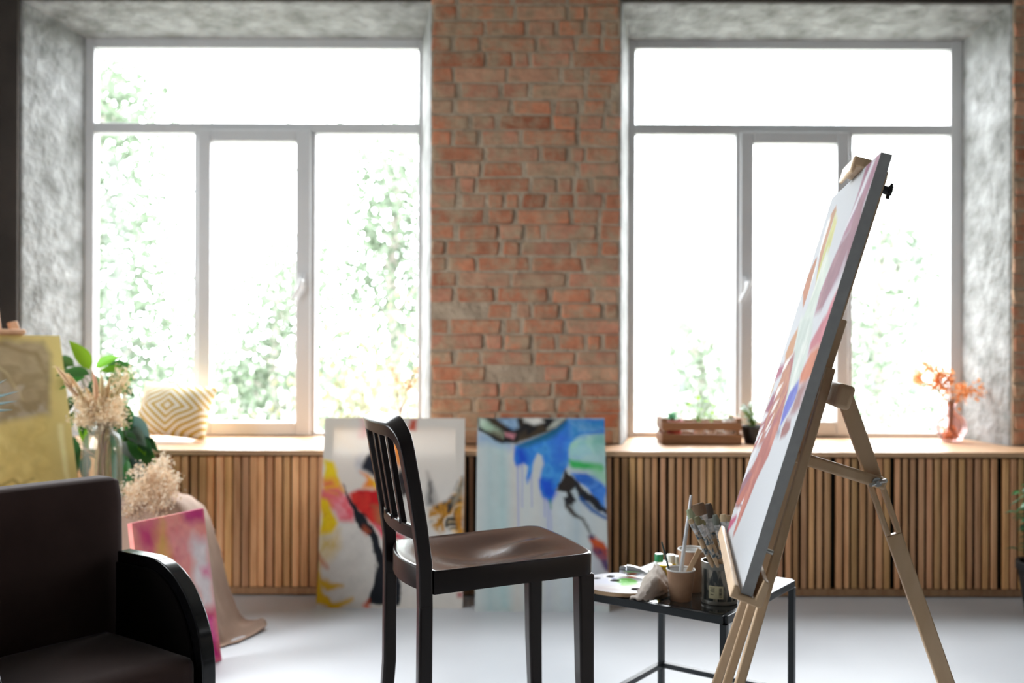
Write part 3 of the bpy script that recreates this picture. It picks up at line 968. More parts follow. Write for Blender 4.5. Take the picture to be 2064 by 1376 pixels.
mb = MB(); sh = gc + GV * (GH + .012); mb.beam(sh - GU * .26 + gb * .012, sh + GU * .26 + gb * .012, gb, .075, .02); obj('shelf', mb, M['pine_warm'], ge, bevel=.003)

# ------------------------------------------------------------------ the big easel on the right
EN = P(1494, 1195, 1.95)                   # near lower corner of its canvas
EU = Vector((.1669, .9860, 0)).normalized(); ENn = Vector((.9860, -.1669, 0)).normalized()
EV = Vector((.28541, -.04832, .95719)).normalized(); EW = Vector((.94376, -.15977, -.28947)).normalized()
EWID, EH = .63, .895


def E(u, v, w): return EN + EU * u + EV * v + EW * w


def hit(px, py):
    """point of the photograph carried onto the plane of the easel picture, as picture coordinates"""
    o = Vector((0, 0, EYE_H)); r = P(px, py, 1.0) - o
    t = (EN - o).dot(EW) / r.dot(EW)
    q = o + r * t - EN
    return (1 - q.dot(EU) / EWID, 1 - q.dot(EV) / EH)


def ez(pts): return [hit(1460 + x / 3.0577, 640 + y / 3.0577) for x, y in pts]          # read off the lower close-up
def et(pts): return [hit(1400 + x / 3.277, 280 + y / 3.277) for x, y in pts]            # read off the upper close-up


a = Art(110, 300, EWID / EH, (206, 208, 212), 91)
MAU = [(158, 108, 130), (172, 124, 142), (146, 96, 120)]
# upper part
a.poly(et([(1150, 130), (1232, 85), (1215, 160), (1120, 420), (1060, 560), (985, 660), (960, 700), (1010, 560), (1060, 420), (1110, 260)]), MAU, .012, .006)
a.poly(et([(1180, 130), (1200, 120), (1130, 300), (1090, 400), (1000, 590), (990, 600), (1080, 380), (1130, 250)]), (222, 220, 226), .01, .006)
a.poly(et([(1090, 390), (1130, 360), (1100, 540), (1030, 760), (990, 860), (900, 1010), (840, 1130), (795, 1150), (830, 1010), (890, 860), (960, 700), (1030, 600)]), [(156, 108, 122), (146, 100, 114), (170, 122, 132)], .012, .008)
a.poly(et([(800, 790), (810, 790), (770, 960), (720, 1110), (715, 1020), (750, 900)]), (186, 118, 80), .006, .006)
a.poly(et([(935, 440), (940, 470), (920, 520), (860, 720), (820, 880), (800, 960), (830, 740), (880, 560), (905, 490)]), (192, 138, 102), .006, .006)
a.poly(et([(900, 520), (890, 560), (840, 720), (780, 900), (745, 1040), (800, 860), (840, 680), (880, 540)]), (240, 238, 234), .008, .006)
a.poly(et([(930, 480), (940, 540), (905, 680), (860, 830), (800, 980), (810, 900), (860, 720), (910, 560)]), [(214, 206, 112), (196, 196, 116), (216, 210, 140)], .01, .006)
a.poly(et([(880, 720), (900, 830), (830, 1010), (790, 1150), (740, 1376), (660, 1376), (730, 1150), (800, 960), (850, 800)]), [(222, 226, 214), (206, 216, 204), (230, 232, 226)], .012, .008)
a.poly(et([(680, 1250), (690, 1260), (650, 1376), (620, 1376)]), (198, 140, 100), .01, .004)
a.poly(et([(960, 960), (940, 1060), (905, 1160), (860, 1280), (840, 1370), (760, 1376), (800, 1290), (860, 1190), (900, 1080)]), [(196, 104, 120), (206, 120, 130), (186, 90, 110)], .012, .008)
a.poly(et([(1010, 740), (1000, 850), (900, 1060), (850, 1150), (820, 1190), (880, 1040), (950, 900)]), (206, 196, 206), .012, .01, op=.6)
# lower part
a.poly(ez([(640, 0), (600, 90), (560, 180), (520, 215), (540, 130), (580, 60), (610, 0)]), (190, 104, 116), .012, .008)
a.poly(ez([(610, 160), (585, 250), (545, 350), (500, 400), (455, 430), (470, 350), (510, 270), (540, 200)]), [(206, 120, 84), (196, 108, 74), (214, 136, 100)], .012, .01)
a.poly(ez([(470, 0), (550, 0), (545, 80), (500, 260), (460, 370), (400, 480), (350, 600), (380, 400), (430, 190), (440, 120)]), [(206, 214, 204), (196, 206, 198), (222, 226, 218)], .012, .01)
a.poly(ez([(460, 380), (455, 440), (430, 510), (390, 590), (350, 660), (340, 680), (365, 560), (400, 470), (440, 410)]), [(96, 104, 196), (84, 92, 190), (110, 120, 204)], .008, .008)
a.poly(ez([(535, 350), (520, 440), (490, 520), (440, 590), (380, 640), (420, 550), (450, 450), (490, 400)]), [(150, 104, 104), (180, 160, 164), (140, 96, 96)], .012, .012)
a.poly(ez([(412, 625), (405, 680), (380, 725), (345, 745), (355, 690), (385, 620)]), (150, 92, 88), .008, .006)
a.poly(ez([(330, 690), (345, 690), (335, 735), (316, 740)]), (140, 146, 160), .012, .006)
a.poly(ez([(440, 90), (450, 90), (420, 230), (370, 290), (375, 230), (410, 140)]), (196, 140, 96), .01, .006)
a.poly(ez([(375, 275), (350, 370), (310, 470), (230, 620), (160, 830), (300, 740), (330, 690), (390, 450), (430, 250), (432, 215)]), [(176, 104, 84), (160, 84, 92), (190, 128, 96), (150, 80, 84)], .012, .012)
a.poly(ez([(375, 275), (352, 345), (300, 400), (310, 350), (345, 295)]), (166, 84, 110), .01, .006)
a.poly(ez([(320, 350), (300, 440), (262, 540), (230, 620), (245, 560), (290, 420)]), (196, 144, 96), .012, .01)
a.poly(ez([(300, 470), (330, 480), (240, 640), (205, 720), (230, 640)]), (146, 72, 96), .01, .008)
for p in ([(425, 220), (372, 320), (352, 345), (375, 280)], [(365, 395), (330, 470), (305, 510), (330, 430)], [(340, 500), (300, 580), (280, 600), (310, 530)], [(310, 590), (262, 700), (250, 700), (290, 620)]):
    a.poly(ez(p), (238, 230, 222), .006, .006)
for p in ([(270, 590), (240, 650), (225, 650), (250, 590)], [(245, 660), (200, 760), (185, 770), (220, 680)], [(290, 660), (255, 740), (248, 730), (280, 670)],
          [(235, 720), (205, 790), (196, 790), (222, 730)], [(205, 800), (160, 900), (150, 890), (190, 800)], [(180, 880), (110, 1000), (106, 990), (140, 910)]):
    a.poly(ez(p), (224, 222, 224), .006, .008)
a.poly(ez([(330, 640), (310, 740), (270, 860), (190, 1030), (140, 1150), (60, 1340), (55, 1330), (100, 1180), (60, 1160), (100, 1050), (190, 880), (240, 760), (300, 660)]), [(184, 100, 78), (170, 90, 80), (196, 116, 96)], .01, .012)
a.poly(ez([(150, 940), (170, 960), (110, 1060), (75, 1130), (90, 1050)]), (140, 90, 104), .01, .008)
for p in ([(170, 900), (120, 1000), (108, 1000), (140, 930)], [(125, 1105), (95, 1150), (112, 1150)], [(90, 1170), (72, 1215), (86, 1216), (104, 1172)]):
    a.poly(ez(p), (226, 222, 226), .006, .006)
a.poly(ez([(78, 1215), (70, 1250), (20, 1320), (8, 1330), (40, 1230)]), (186, 70, 110), .008, .006)
a.poly(ez([(110, 1155), (100, 1165), (60, 1160), (62, 1152)]), (120, 60, 70), .004, .003)
a.gain = .74
work = canvas('abstract_painting', 'large unfinished canvas with mauve, rust and blue strokes tilted on the pale easel', E(EWID, EH, 0), E(0, EH, 0), E(EWID, 0, 0), .022, a, M['art'], M['linen_edge'])

ee = thing('wooden_easel', 'pale wooden tripod easel holding the unfinished mauve and rust canvas', 'easel', (E(.27, -.69, .06).x, E(.27, -.69, .06).y, 0))


def down_to_floor(p, d):
    return p + d * (-p.z / d.z)


UC = .27
mb = MB(); mb.beam(down_to_floor(E(UC, 0, .064), EV), E(UC, .585, .064), EU, .018, .019); obj('mast', mb, M['pine'], ee, bevel=.003)
mb = MB(); mb.beam(E(UC, .56, .052), E(UC, .905, .052), EU, .02, .020); obj('sliding_bar', mb, M['pine'], ee, bevel=.002)
for s in (-1, 1):
    top = E(UC + s * .035, .475, .066)
    bot = E(UC + s * .245, -.69, .066)
    mb = MB(); mb.beam(down_to_floor(top, bot - top), top, EU, .018, .020); obj('leg', mb, M['pine'], ee, bevel=.003)
# hinge board across the legs
mb = MB(); mb.beam(E(UC - .10, .425, .101), E(UC + .10, .425, .101), EW, .036, .052); obj('hinge_board', mb, M['pine'], ee, bevel=.009, seg=3)
# rear leg with slot, and its strut
rt = E(UC, .415, .125)
rp_ = P(1713, 905, (rt.y)); rd = None
best = None
for k in range(200):
    ang = math.radians(5 + k * .2)
    d_ = (ENn * math.sin(ang) - Vector((0, 0, 1)) * math.cos(ang))
    f = rt + d_ * 1.2
    g = (EYE_H - .40)
    t = (rt.z - .36) / -d_.z
    q = rt + d_ * t
    py = 688 + (EYE_H - q.z) * FPX / q.y; pxx = 1032 + q.x * FPX / q.y
    want = 1712 + (py - 905) * .414
    if best is None or abs(pxx - want) < best[0]:
        best = (abs(pxx - want), d_)
rd = best[1]
rn = EU.cross(rd).normalized()
if rn.dot(ENn) < 0:
    rn = -rn
foot = down_to_floor(rt, rd)
RL = (foot - rt).length
mb = MB()
s0, s1 = .17, .30                                   # the slot
up = rt - rd * .03
mb.beam(up, rt + rd * s0, EU, .022, .034)
mb.beam(rt + rd * s0 + rn * .0115, rt + rd * s1 + rn * .0115, EU, .022, .011)
mb.beam(rt + rd * s0 - rn * .0115, rt + rd * s1 - rn * .0115, EU, .022, .011)
mb.beam(rt + rd * s1, foot, EU, .022, .034)
obj('leg', mb, M['pine'], ee, bevel=.0025)
mb = MB(); kn = rt + rd * (s0 + .008) - EU * .022
sa = E(UC - .022, .27, .072)
dr = (kn - sa).normalized()
mb.beam(sa - dr * .02, kn + dr * .022, EU, .016, .026); obj('strut', mb, M['pine'], ee, bevel=.006, seg=3)
mb = MB()
ax = -EU
mb.tube([kn + ax * .006, kn + ax * .016], .010, 14); mb.tube([kn + ax * .006, kn + ax * .024], .004, 10)
mb.tube([kn + ax * .016 + rn * .004, kn + ax * .026 + rn * .017], [.004, .0045], 8); mb.tube([kn + ax * .016 - rn * .004, kn + ax * .026 - rn * .017], [.004, .0045], 8)
obj('wing_nut', mb, M['steel'], ee)
# tray holding the canvas
mb = MB()
sec = [(-.024, -.030), (.052, -.030), (.066, -.022), (.066, .036), (.040, .040), (.036, -.012), (-.010, -.012), (-.016, .010), (-.024, .010)]
MT = Matrix(((EW.x, EV.x, EU.x, EN.x), (EW.y, EV.y, EU.y, EN.y), (EW.z, EV.z, EU.z, EN.z), (0, 0, 0, 1)))
# moved down so that the canvas stands on its floor and cut back behind to clear the legs
sec = [(-.020, -.014), (.040, -.017), (.046, -.011), (.046, .036), (.033, .040), (.028, -.0015), (-.003, -.0015), (-.008, .012), (-.018, .013)]
mb.prism(sec, -.004, .634, MT)
obj('tray', mb, M['pine'], ee, bevel=.003, recalc=True)
# upper clamp with its knob
mb = MB(); mb.beam(E(.19, EH + .012, .006), E(.345, EH + .012, .006), EW, .062, .022); mb.beam(E(.19, EH - .001, -.020), E(.345, EH - .001, -.020), EW, .010, .024)
mb.beam(E(UC - .12, EH - .03, .036), E(UC + .03, EH - .03, .036), EW, .020, .06)
obj('canvas_clamp', mb, M['pine'], ee, bevel=.004)
mb = MB(); kc = E(UC - .10, EH - .035, .058); mb.tube([E(UC - .10, EH - .035, .045), kc + EW * .008], .009, 16)
for k in range(7):
    g = 2 * math.pi * k / 7
    r_ = EU * math.cos(g) + EV * math.sin(g)
    mb.tube([kc + EW * .002, kc + EW * .004 + r_ * .017], [.004, .003], 8)
obj('clamp_knob', mb, M['black_plastic'], ee)
mb = MB(); kc = E(.06, .085, .036); mb.tube([kc - EW * .008, kc + EW * .007], .005, 12); obj('tray_knob', mb, M['steel'], ee)
# ------------------------------------------------------------------ the stool in the middle
SH = .64
SCN = Vector((-.052, 2.4995, 0))
SF, SL = Vector((.376, .214, 0)).normalized(), Vector((-.1275, .352, 0)).normalized()      # seat axes: forward and across
MS = Matrix(((SF.x, SL.x, 0, SCN.x), (SF.y, SL.y, 0, SCN.y), (0, 0, 1, 0), (0, 0, 0, 1)))
stool = thing('bar_stool', 'dark brown metal stool with a slatted back standing in the middle of the room', 'stool', SCN)
HX, HY = .215, .188


def seat_outline(n_corner=8):
    pts = []
    r = .038
    # start at rear near corner, go along the near side to the front, round, and back along the rear bow
    pts += [(-HX + .004, -HY)] + [(-HX + (2 * HX - r) * k / 8, -HY) for k in range(1, 8)]
    for k in range(n_corner + 1):
        g = -math.pi / 2 + math.pi / 2 * k / n_corner
        pts.append((HX - r + r * math.cos(g), -HY + r + r * math.sin(g)))
    pts += [(HX + .008 * (1 - (t * 2 - 1) ** 2), (-HY + r) + (2 * HY - 2 * r) * t) for t in [k / 8 for k in range(1, 8)]]
    for k in range(n_corner + 1):
        g = math.pi / 2 * k / n_corner
        pts.append((HX - r + r * math.cos(g), HY - r + r * math.sin(g)))
    pts += [(HX - r - (2 * HX - r) * k / 8, HY) for k in range(1, 8)] + [(-HX + .004, HY)]
    pts += [(-HX + .004 - .040 * (1 - (t * 2 - 1) ** 2), HY - 2 * HY * t) for t in [k / 12 for k in range(1, 12)]]
    return [(x * (1.03 if x > 0 else 1), y * (1 + .055 * (x + HX) / (2 * HX))) for x, y in pts]


def dish(x, y):
    z = -.027 * math.exp(-((x + .055) / .105) ** 2 - (y / .125) ** 2)
    for s in (-1, 1):
        z -= .010 * math.exp(-((x - .065) / .085) ** 2 - ((y - s * .085) / .05) ** 2)
    z += .004 * math.exp(-((x - .11) / .07) ** 2 - (y / .03) ** 2)
    return z


def bar_stool(root):
    ol = seat_outline(); n = len(ol)
    mb = MB(); vs_, fs = [], []
    rings = [(1.0, -.052, 1), (1.0, -.005, 1), (.9935, -.0015, 1), (.984, 0, 1)] + [(f, 0, 0) for f in (.95, .9, .84, .78, .71, .64, .57, .49, .41, .33, .25, .17, .09)]
    for f, z, hard in rings:
        for x, y in ol:
            q = (x * f - .004 * (1 - f), y * f)
            vs_.append((q[0], q[1], SH + z + (0 if hard else dish(*q))))
    for i in range(len(rings) - 1):
        for k in range(n):
            fs.append((i * n + k, i * n + (k + 1) % n, (i + 1) * n + (k + 1) % n, (i + 1) * n + k))
    vs_.append((-.004, 0, SH + dish(0, 0))); c = len(vs_) - 1; L_ = (len(rings) - 1) * n
    fs += [(L_ + k, L_ + (k + 1) % n, c) for k in range(n)]
    fs.append(tuple(range(n - 1, -1, -1)))
    mb.add(vs_, fs, 0, None, MS)
    mb.m = [1 if n * 3 <= k < len(fs) - 1 else 0 for k in range(len(fs))]
    obj('seat', mb, [M['metal'], M['seat_metal']], root, smooth=60)
    # back frame: inverted U swept with a rectangular section
    XB = -HX - .015

    def back_x(y, z):
        t = max(0, (z - SH) / .336)
        return XB - .058 * t ** 1.25 - .018 * t * (1 - (y / .175) ** 2)
    ZT = SH + .322; YH = .173; rc = .060
    path = [(-YH, SH - .08), (-YH, SH + .02), (-YH, SH + .1), (-YH, SH + .18), (-YH, ZT - rc)]
    path += [(-YH + rc - rc * math.cos(g), ZT - rc + rc * math.sin(g)) for g in [math.pi / 2 * k / 8 for k in range(1, 9)]]
    path += [(-YH + rc + (2 * YH - 2 * rc) * k / 8, ZT) for k in range(1, 8)]
    path += [(YH - rc + rc * math.sin(g), ZT - rc + rc * math.cos(g)) for g in [math.pi / 2 * k / 8 for k in range(0, 9)]]
    path += [(YH, SH + .18), (YH, SH + .1), (YH, SH + .02), (YH, SH - .08)]
    mb = MB(); vs_, fs = [], []
    for i, (y, z) in enumerate(path):
        y0, z0 = path[max(0, i - 1)]; y1, z1 = path[min(len(path) - 1, i + 1)]
        ty, tz = y1 - y0, z1 - z0; l = math.hypot(ty, tz); ny, nz = -tz / l, ty / l      # outward-left normal in the plane of the back
        hw = .0155; hd = .0165 + .0015 * max(0, min(1, (z - ZT + rc) / rc)); tk = max(0, min(1, (z - ZT + rc) / rc)) ** 2
        for a_, b_ in ((-1, -1), (1, -1), (1, 1), (-1, 1)):
            yy, zz = y + ny * hw * b_, z + nz * hw * b_
            vs_.append((back_x(max(-.175, min(.175, yy)), zz) + a_ * hd, yy, zz + a_ * hd * .55 * tk))
    m_ = len(path)
    for i in range(m_ - 1):
        for k in range(4):
            fs.append((i * 4 + k, i * 4 + (k + 1) % 4, (i + 1) * 4 + (k + 1) % 4, (i + 1) * 4 + k))
    fs += [(3, 2, 1, 0), tuple((m_ - 1) * 4 + k for k in range(4))]
    mb.add(vs_, fs, 0, None, MS)
    obj('back_frame', mb, M['metal'], root, bevel=.004, seg=3, recalc=True)
    # cross rail
    zc = SH + .082
    mb = MB(); vs_, fs = [], []
    for k in range(11):
        y = -YH + .01 + (2 * YH - .02) * k / 10
        bow = -.020 * (1 - (y / YH) ** 2)
        x = back_x(.175, zc) + bow
        for dx_, dz_ in ((-.008, -.015), (.008, -.015), (.008, .015), (-.008, .015)):
            vs_.append((x + dx_, y, zc + dz_))
    for i in range(10):
        for k in range(4):
            fs.append((i * 4 + k, i * 4 + (k + 1) % 4, (i + 1) * 4 + (k + 1) % 4, (i + 1) * 4 + k))
    mb.add(vs_, fs, 0, None, MS)
    obj('cross_rail', mb, M['metal'], root, bevel=.003, recalc=True)
    for y in (-.072, 0, .072):
        bow = -.020 * (1 - (y / YH) ** 2)
        a_ = MS @ Vector((back_x(.175, zc) + bow, y, zc + .012)); b_ = MS @ Vector((back_x(y, ZT - .014), y, ZT - .012))
        mb = MB(); mb.beam(a_, b_, MS.to_3x3() @ Vector((0, 1, 0)), .018, .014)
        obj('back_slat', mb, M['metal'], root, bevel=.002)
        mb = MB(); mb.tube([a_ - Vector((0, 0, .001)), a_ + (b_ - a_).normalized() * .010], .011, 4); obj('weld', mb, M['metal'], root)
    dirx, diry = MS.to_3x3() @ Vector((1, 0, 0)), MS.to_3x3() @ Vector((0, 1, 0))
    for sx_, sy_ in ((-1, -1), (-1, 1), (1, -1), (1, 1)):
        mb = MB()
        if sx_ < 0:
            pts = [(XB, sy_ * YH, SH - .07), (XB - .001, sy_ * YH, SH - .3), (XB - .025, sy_ * (YH + .005), 0)]
            hw = [(.0168, .0158), (.0172, .0162), (.014, .014)]
        else:
            pts = [(HX - .019, sy_ * (HY - .017), SH - .050), (HX - .016, sy_ * (HY - .015), SH - .3), (HX - .002, sy_ * (HY - .008), 0)]
            hw = [(.0225, .0235), (.020, .0215), (.015, .016)]
        vs_, fs = [], []
        for (x, y, z), (a_, b_) in zip(pts, hw):
            vs_ += [(x - a_, y - b_, z), (x + a_, y - b_, z), (x + a_, y + b_, z), (x - a_, y + b_, z)]
        for i in range(2):
            for k in range(4):
                fs.append((i * 4 + k, i * 4 + (k + 1) % 4, (i + 1) * 4 + (k + 1) % 4, (i + 1) * 4 + k))
        fs += [(3, 2, 1, 0), (8, 9, 10, 11)]
        mb.add(vs_, fs, 0, None, MS)
        obj('leg', mb, M['metal'], root, bevel=.006, seg=3)
    zr = .20
    for a_, b_ in (((XB - .01, -YH), (HX - .016, -HY + .022)), ((XB - .01, YH), (HX - .016, HY - .022)), ((XB - .01, -YH), (XB - .01, YH)), ((HX - .014, -HY + .022), (HX - .014, HY - .022))):
        mb = MB(); mb.tube([MS @ Vector((*a_, zr)), MS @ Vector((*b_, zr))], .010, 12); obj('stretcher', mb, M['metal'], root)


bar_stool(stool)

# ------------------------------------------------------------------ low table with the painting things
TZ = .45
TF, TR_, TN, TL_ = Vector((.483, 3.223, 0)), Vector((.8475, 2.958, 0)), Vector((.5515, 2.551, 0)), Vector((.187, 2.816, 0))
tc_ = (TF + TR_ + TN + TL_) / 4
table = thing('side_table', 'low black metal table with a dark glossy top behind the easel legs', 'table', tc_)
tx, ty = (TR_ - TF).normalized(), (TN - TR_).normalized()
ty = (ty - tx * ty.dot(tx)).normalized()
tw, td = (TR_ - TF).length / 2, (TN - TR_).length / 2
Z1 = Vector((0, 0, 1))


def tp(a_, b_, z): return tc_ + tx * (tw * a_) + ty * (td * b_) + Z1 * z


def ins(a_, b_, z, m_=.010): return tc_ + tx * (tw * a_ - m_ * a_) + ty * (td * b_ - m_ * b_) + Z1 * z


mb = MB()
for (a0, b0), (a1, b1), dr in (((-1, -1), (1, -1), ty), ((-1, 1), (1, 1), ty), ((-1, -1), (-1, 1), tx), ((1, -1), (1, 1), tx)):
    mb.beam(ins(a0, b0, TZ - .012), ins(a1, b1, TZ - .012), dr, .02, .022)
obj('top_frame', mb, M['table_metal'], table, bevel=.002, smooth=0)
mb = MB()
q = [ins(a_, b_, TZ - .004, .016) for a_, b_ in ((-1, -1), (1, -1), (1, 1), (-1, 1))]
mb.add([p for p in q] + [p + Z1 * .004 for p in q], [(0, 1, 2, 3), (7, 6, 5, 4), (0, 4, 5, 1), (1, 5, 6, 2), (2, 6, 7, 3), (3, 7, 4, 0)])
obj('glass_top', mb, M['table_glass'], table, smooth=0, recalc=True)
for a_, b_ in ((-1, -1), (1, -1), (1, 1), (-1, 1)):
    mb = MB(); mb.beam(ins(a_, b_, 0), ins(a_, b_, TZ - .023), tx, .018, .018); obj('leg', mb, M['table_metal'], table, bevel=.0015, smooth=0)
for (a0, b0), (a1, b1), dr in (((-1, -1), (1, -1), ty), ((-1, 1), (1, 1), ty), ((-1, -1), (-1, 1), tx), ((1, -1), (1, 1), tx)):
    mb = MB(); p0, p1 = ins(a0, b0, .115), ins(a1, b1, .115); e = (p1 - p0).normalized() * .009
    mb.beam(p0 + e, p1 - e, dr, .016, .016); obj('lower_rail', mb, M['table_metal'], table, smooth=0)

M['kraft'] = surf('kraft_paper', (.42, .25, .155), (.46, .28, .175), scale=40, rough=.8)
M['cup_white'] = surf('white_paper', (.74, .73, .71), rough=.6)


def paper_cup(label, x, y, z, r0, r1, h_):
    root = thing('paper_cup', label, 'cup', (x, y, z), 'kraft paper cups on the low table')
    MT_ = Matrix.Translation((x, y, z))
    mb = MB(); mb.lathe([(r0 - .001, .003), (r0, .0), (r0 + .0005, .006), (r1, h_ - .003)], 40, MT_); mb.lathe([(0, .0045), (r0 - .001, .0045)], 40, MT_)
    obj('body', mb, M['kraft'], root)
    mb = MB(); mb.lathe([(r0, .006), (r1 - .0012, h_ - .004)], 40, MT_); obj('lining', mb, M['cup_white'], root)
    mb = MB()
    prof = [(r1 - .0004 + .0022 * math.cos(g), h_ - .001 + .0022 * math.sin(g)) for g in [2 * math.pi * k / 8 for k in range(9)]]
    mb.lathe(prof, 40, MT_); obj('rim', mb, M['cup_white'], root)
    return root


c1 = P(1372, 1206, 2.72); c1.z = TZ
c2 = P(1396, 1192, 2.82); c2.z = TZ
paper_cup('short kraft paper cup with brushes in it, at the front of the low table', c1.x, c1.y, TZ, .0285, .0385, .084)
paper_cup('taller empty kraft paper cup behind the short cup, beside the brush jar', c2.x, c2.y, TZ, .029, .041, .118)

# painting jar: clear plastic jar with a dark splattered print and a barcode sticker
jar_c = P(1450, 1206, 2.70); jar_c.z = TZ


def jar_mat():
    m, N, L, b = new_mat('splattered_jar')
    t = N.new('ShaderNodeTexCoord'); mp = N.new('ShaderNodeMapping'); mp.inputs['Scale'].default_value = (46, 46, 9)
    L.new(t.outputs['Object'], mp.inputs[0])
    n1 = N.new('ShaderNodeTexNoise'); n1.inputs['Scale'].default_value = 1.3; n1.inputs['Detail'].default_value = 5; n1.inputs['Distortion'].default_value = 1.1
    L.new(mp.outputs[0], n1.inputs[0])
    r = N.new('ShaderNodeValToRGB'); r.color_ramp.elements[0].position = .46; r.color_ramp.elements[1].position = .60
    r.color_ramp.elements[0].color = (.018, .022, .022, 1); r.color_ramp.elements[1].color = (.26, .235, .19, 1)
    L.new(n1.outputs['Fac'], r.inputs[0]); L.new(r.outputs[0], b.inputs['Base Color'])
    b.inputs['Roughness'].default_value = .35
    return m


M['jar'] = jar_mat()
M['jar_rim'] = surf('cloudy_plastic', (.13, .125, .11), (.20, .19, .165), scale=30, rough=.3)
jar = thing('brush_jar', 'paint-spattered dark jar packed with brushes on the low table', 'jar', jar_c)
MT_ = Matrix.Translation(jar_c)
JR, JH = .0475, .112
mb = MB(); mb.lathe([(0, .004), (JR - .004, .004), (JR - .002, .008), (JR, .012), (JR, JH - .006)], 48, MT_); mb.lathe([(JR - .003, JH - .004), (JR - .004, .02), (0, .018)], 48, MT_); obj('body', mb, M['jar'], jar)
mb = MB(); mb.lathe([(JR - .004, .004), (JR - .006, 0), (JR + .001, .001), (JR + .002, .006), (JR + .0005, .011)], 48, MT_)
obj('base_ring', mb, M['jar_rim'], jar)
mb = MB(); mb.lathe([(JR + .0006, JH - .018), (JR + .001, JH - .004), (JR + .0015, JH), (JR - .002, JH), (JR - .003, JH - .008)], 48, MT_); obj('rim', mb, M['jar_rim'], jar)
M['sticker'] = surf('yellowed_sticker', (.44, .40, .25), rough=.6)
M['ink'] = surf('black_ink', (.03, .03, .03), rough=.6)
fdir = math.atan2(-jar_c.y, -jar_c.x)


def on_jar(g, z, r): return jar_c + Vector((math.cos(fdir + g) * r, math.sin(fdir + g) * r, z))


def jar_patch(mb, g0, g1, z0, z1, r, n=8):
    vs_ = []
    for k in range(n + 1):
        g = g0 + (g1 - g0) * k / n
        vs_ += [on_jar(g, z0, r), on_jar(g, z1, r)]
    mb.add(vs_, [(2 * k, 2 * k + 2, 2 * k + 3, 2 * k + 1) for k in range(n)])


mb = MB(); jar_patch(mb, -.62, .22, .018, .052, JR + .0004); st = obj('barcode_sticker', mb, M['sticker'], jar)
st['label'] = 'yellowed barcode sticker'
mb = MB(); rg = random.Random(2); z = .022
while z < .048:
    w = rg.choice((.0007, .0012, .002)); jar_patch(mb, -.02, .14, z, z + w, JR + .0007, 3); z += w + rg.choice((.0008, .0014))
for k in range(4):
    jar_patch(mb, -.52 + .05 * (k % 2), -.26, .046 - k * .0035, .0475 - k * .0035, JR + .0007, 4)
jar_patch(mb, -.5, -.32, .028, .030, JR + .0007, 4)
obj('barcode', mb, M['ink'], st)

# brushes
M['bwood'] = surf('brush_handle_wood', (.50, .35, .21), (.60, .44, .28), scale=12, stretch=(1, 1, .4), rough=.5, attr='Col')
M['bdark'] = surf('dark_brush_handle', (.02, .045, .04), (.03, .06, .05), scale=12, rough=.35)
M['borange'] = surf('orange_brush_handle', (.62, .28, .05), rough=.4)
M['ferrule'] = surf('stained_ferrule', (.30, .31, .31), (.72, .72, .72), scale=90, rough=.25, rough2=.6, metallic=.75)
M['spatter'] = surf('paint_spatter', (.06, .10, .13), (.52, .47, .40), scale=110, rough=.6, lo=.44, hi=.56)


def bristle_mat(name, c): return surf(name, tuple(x * .7 for x in c), c, scale=60, stretch=(1, 1, .2), rough=.85, bump=.2)


def brush(name, label, bottom, tip, w, bl, fl, bcol, handle='bwood', flat=.35, spatter=0, group='brushes standing in the spattered jar', hw=.0045, tipw=.8):
    bottom, tip = Vector(bottom), Vector(tip)
    root = thing(name, label, 'brush', bottom, group)
    d = (tip - bottom); L_ = d.length; d.normalize()

    def at_(s): return bottom + d * s
    hl = L_ - bl - fl
    mb = MB(); mb.tube([at_(0), at_(.006), at_(hl * .5), at_(hl * .8), at_(hl)], [hw * .5, hw * .8, hw, hw * 1.25, min(hw * 1.1, w * .6 + .001)], 10, col=(1, 1, 1))
    obj('handle', mb, M[handle], root)
    view = Vector((0, 0, EYE_H)) - tip
    side = d.cross(view).normalized(); nrm = side.cross(d).normalized()

    def slab(s0, s1, w0, w1, t0, t1, n=14, mid=None):
        mb = MB(); vs_, fs = [], []
        st_ = [(s0, w0, t0)] + (mid or []) + [(s1, w1, t1)]
        for s, ww, tt in st_:
            for k in range(n):
                g = 2 * math.pi * k / n
                vs_.append(at_(s) + side * math.cos(g) * ww + nrm * math.sin(g) * tt)
        for i in range(len(st_) - 1):
            for k in range(n):
                fs.append((i * n + k, i * n + (k + 1) % n, (i + 1) * n + (k + 1) % n, (i + 1) * n + k))
        fs += [tuple(range(n - 1, -1, -1)), tuple((len(st_) - 1) * n + k for k in range(n))]
        mb.add(vs_, fs)
        return mb
    obj('ferrule', slab(hl - .002, hl + fl, min(hw * 1.15, w), w, min(hw * 1.15, w), max(w * flat, .0025), mid=[(hl + fl * .35, (hw + w) / 2, hw)]), M['ferrule'], root)
    obj('bristles', slab(hl + fl - .001, L_, w * .95, w * tipw * .9, max(w * flat, .0025) * .9, max(w * flat, .0025) * .45,
                         mid=[(hl + fl + bl * .5, w * 1.08, max(w * flat, .0025)), (L_ - bl * .12, w * tipw, max(w * flat, .0025) * .6)]), M[bcol], root)
    if spatter:
        mb = MB(); mb.tube([at_(hl * .62), at_(hl * .98)], [hw * 1.16 + .0004, min(hw * 1.1, w * .6 + .001) + .0006], 10, cap=False); obj('paint_stain', mb, M['spatter'], root)
    return root


for nm, c in (('b_green', (.36, .42, .27)), ('b_olive', (.22, .21, .11)), ('b_brown', (.20, .125, .075)), ('b_dark', (.10, .075, .06)), ('b_rust', (.22, .09, .06)), ('b_cream', (.58, .45, .28)),
              ('b_tan', (.40, .27, .15)), ('b_grey', (.18, .20, .17))):
    M[nm] = bristle_mat(nm.replace('b_', '') + '_bristles', c)
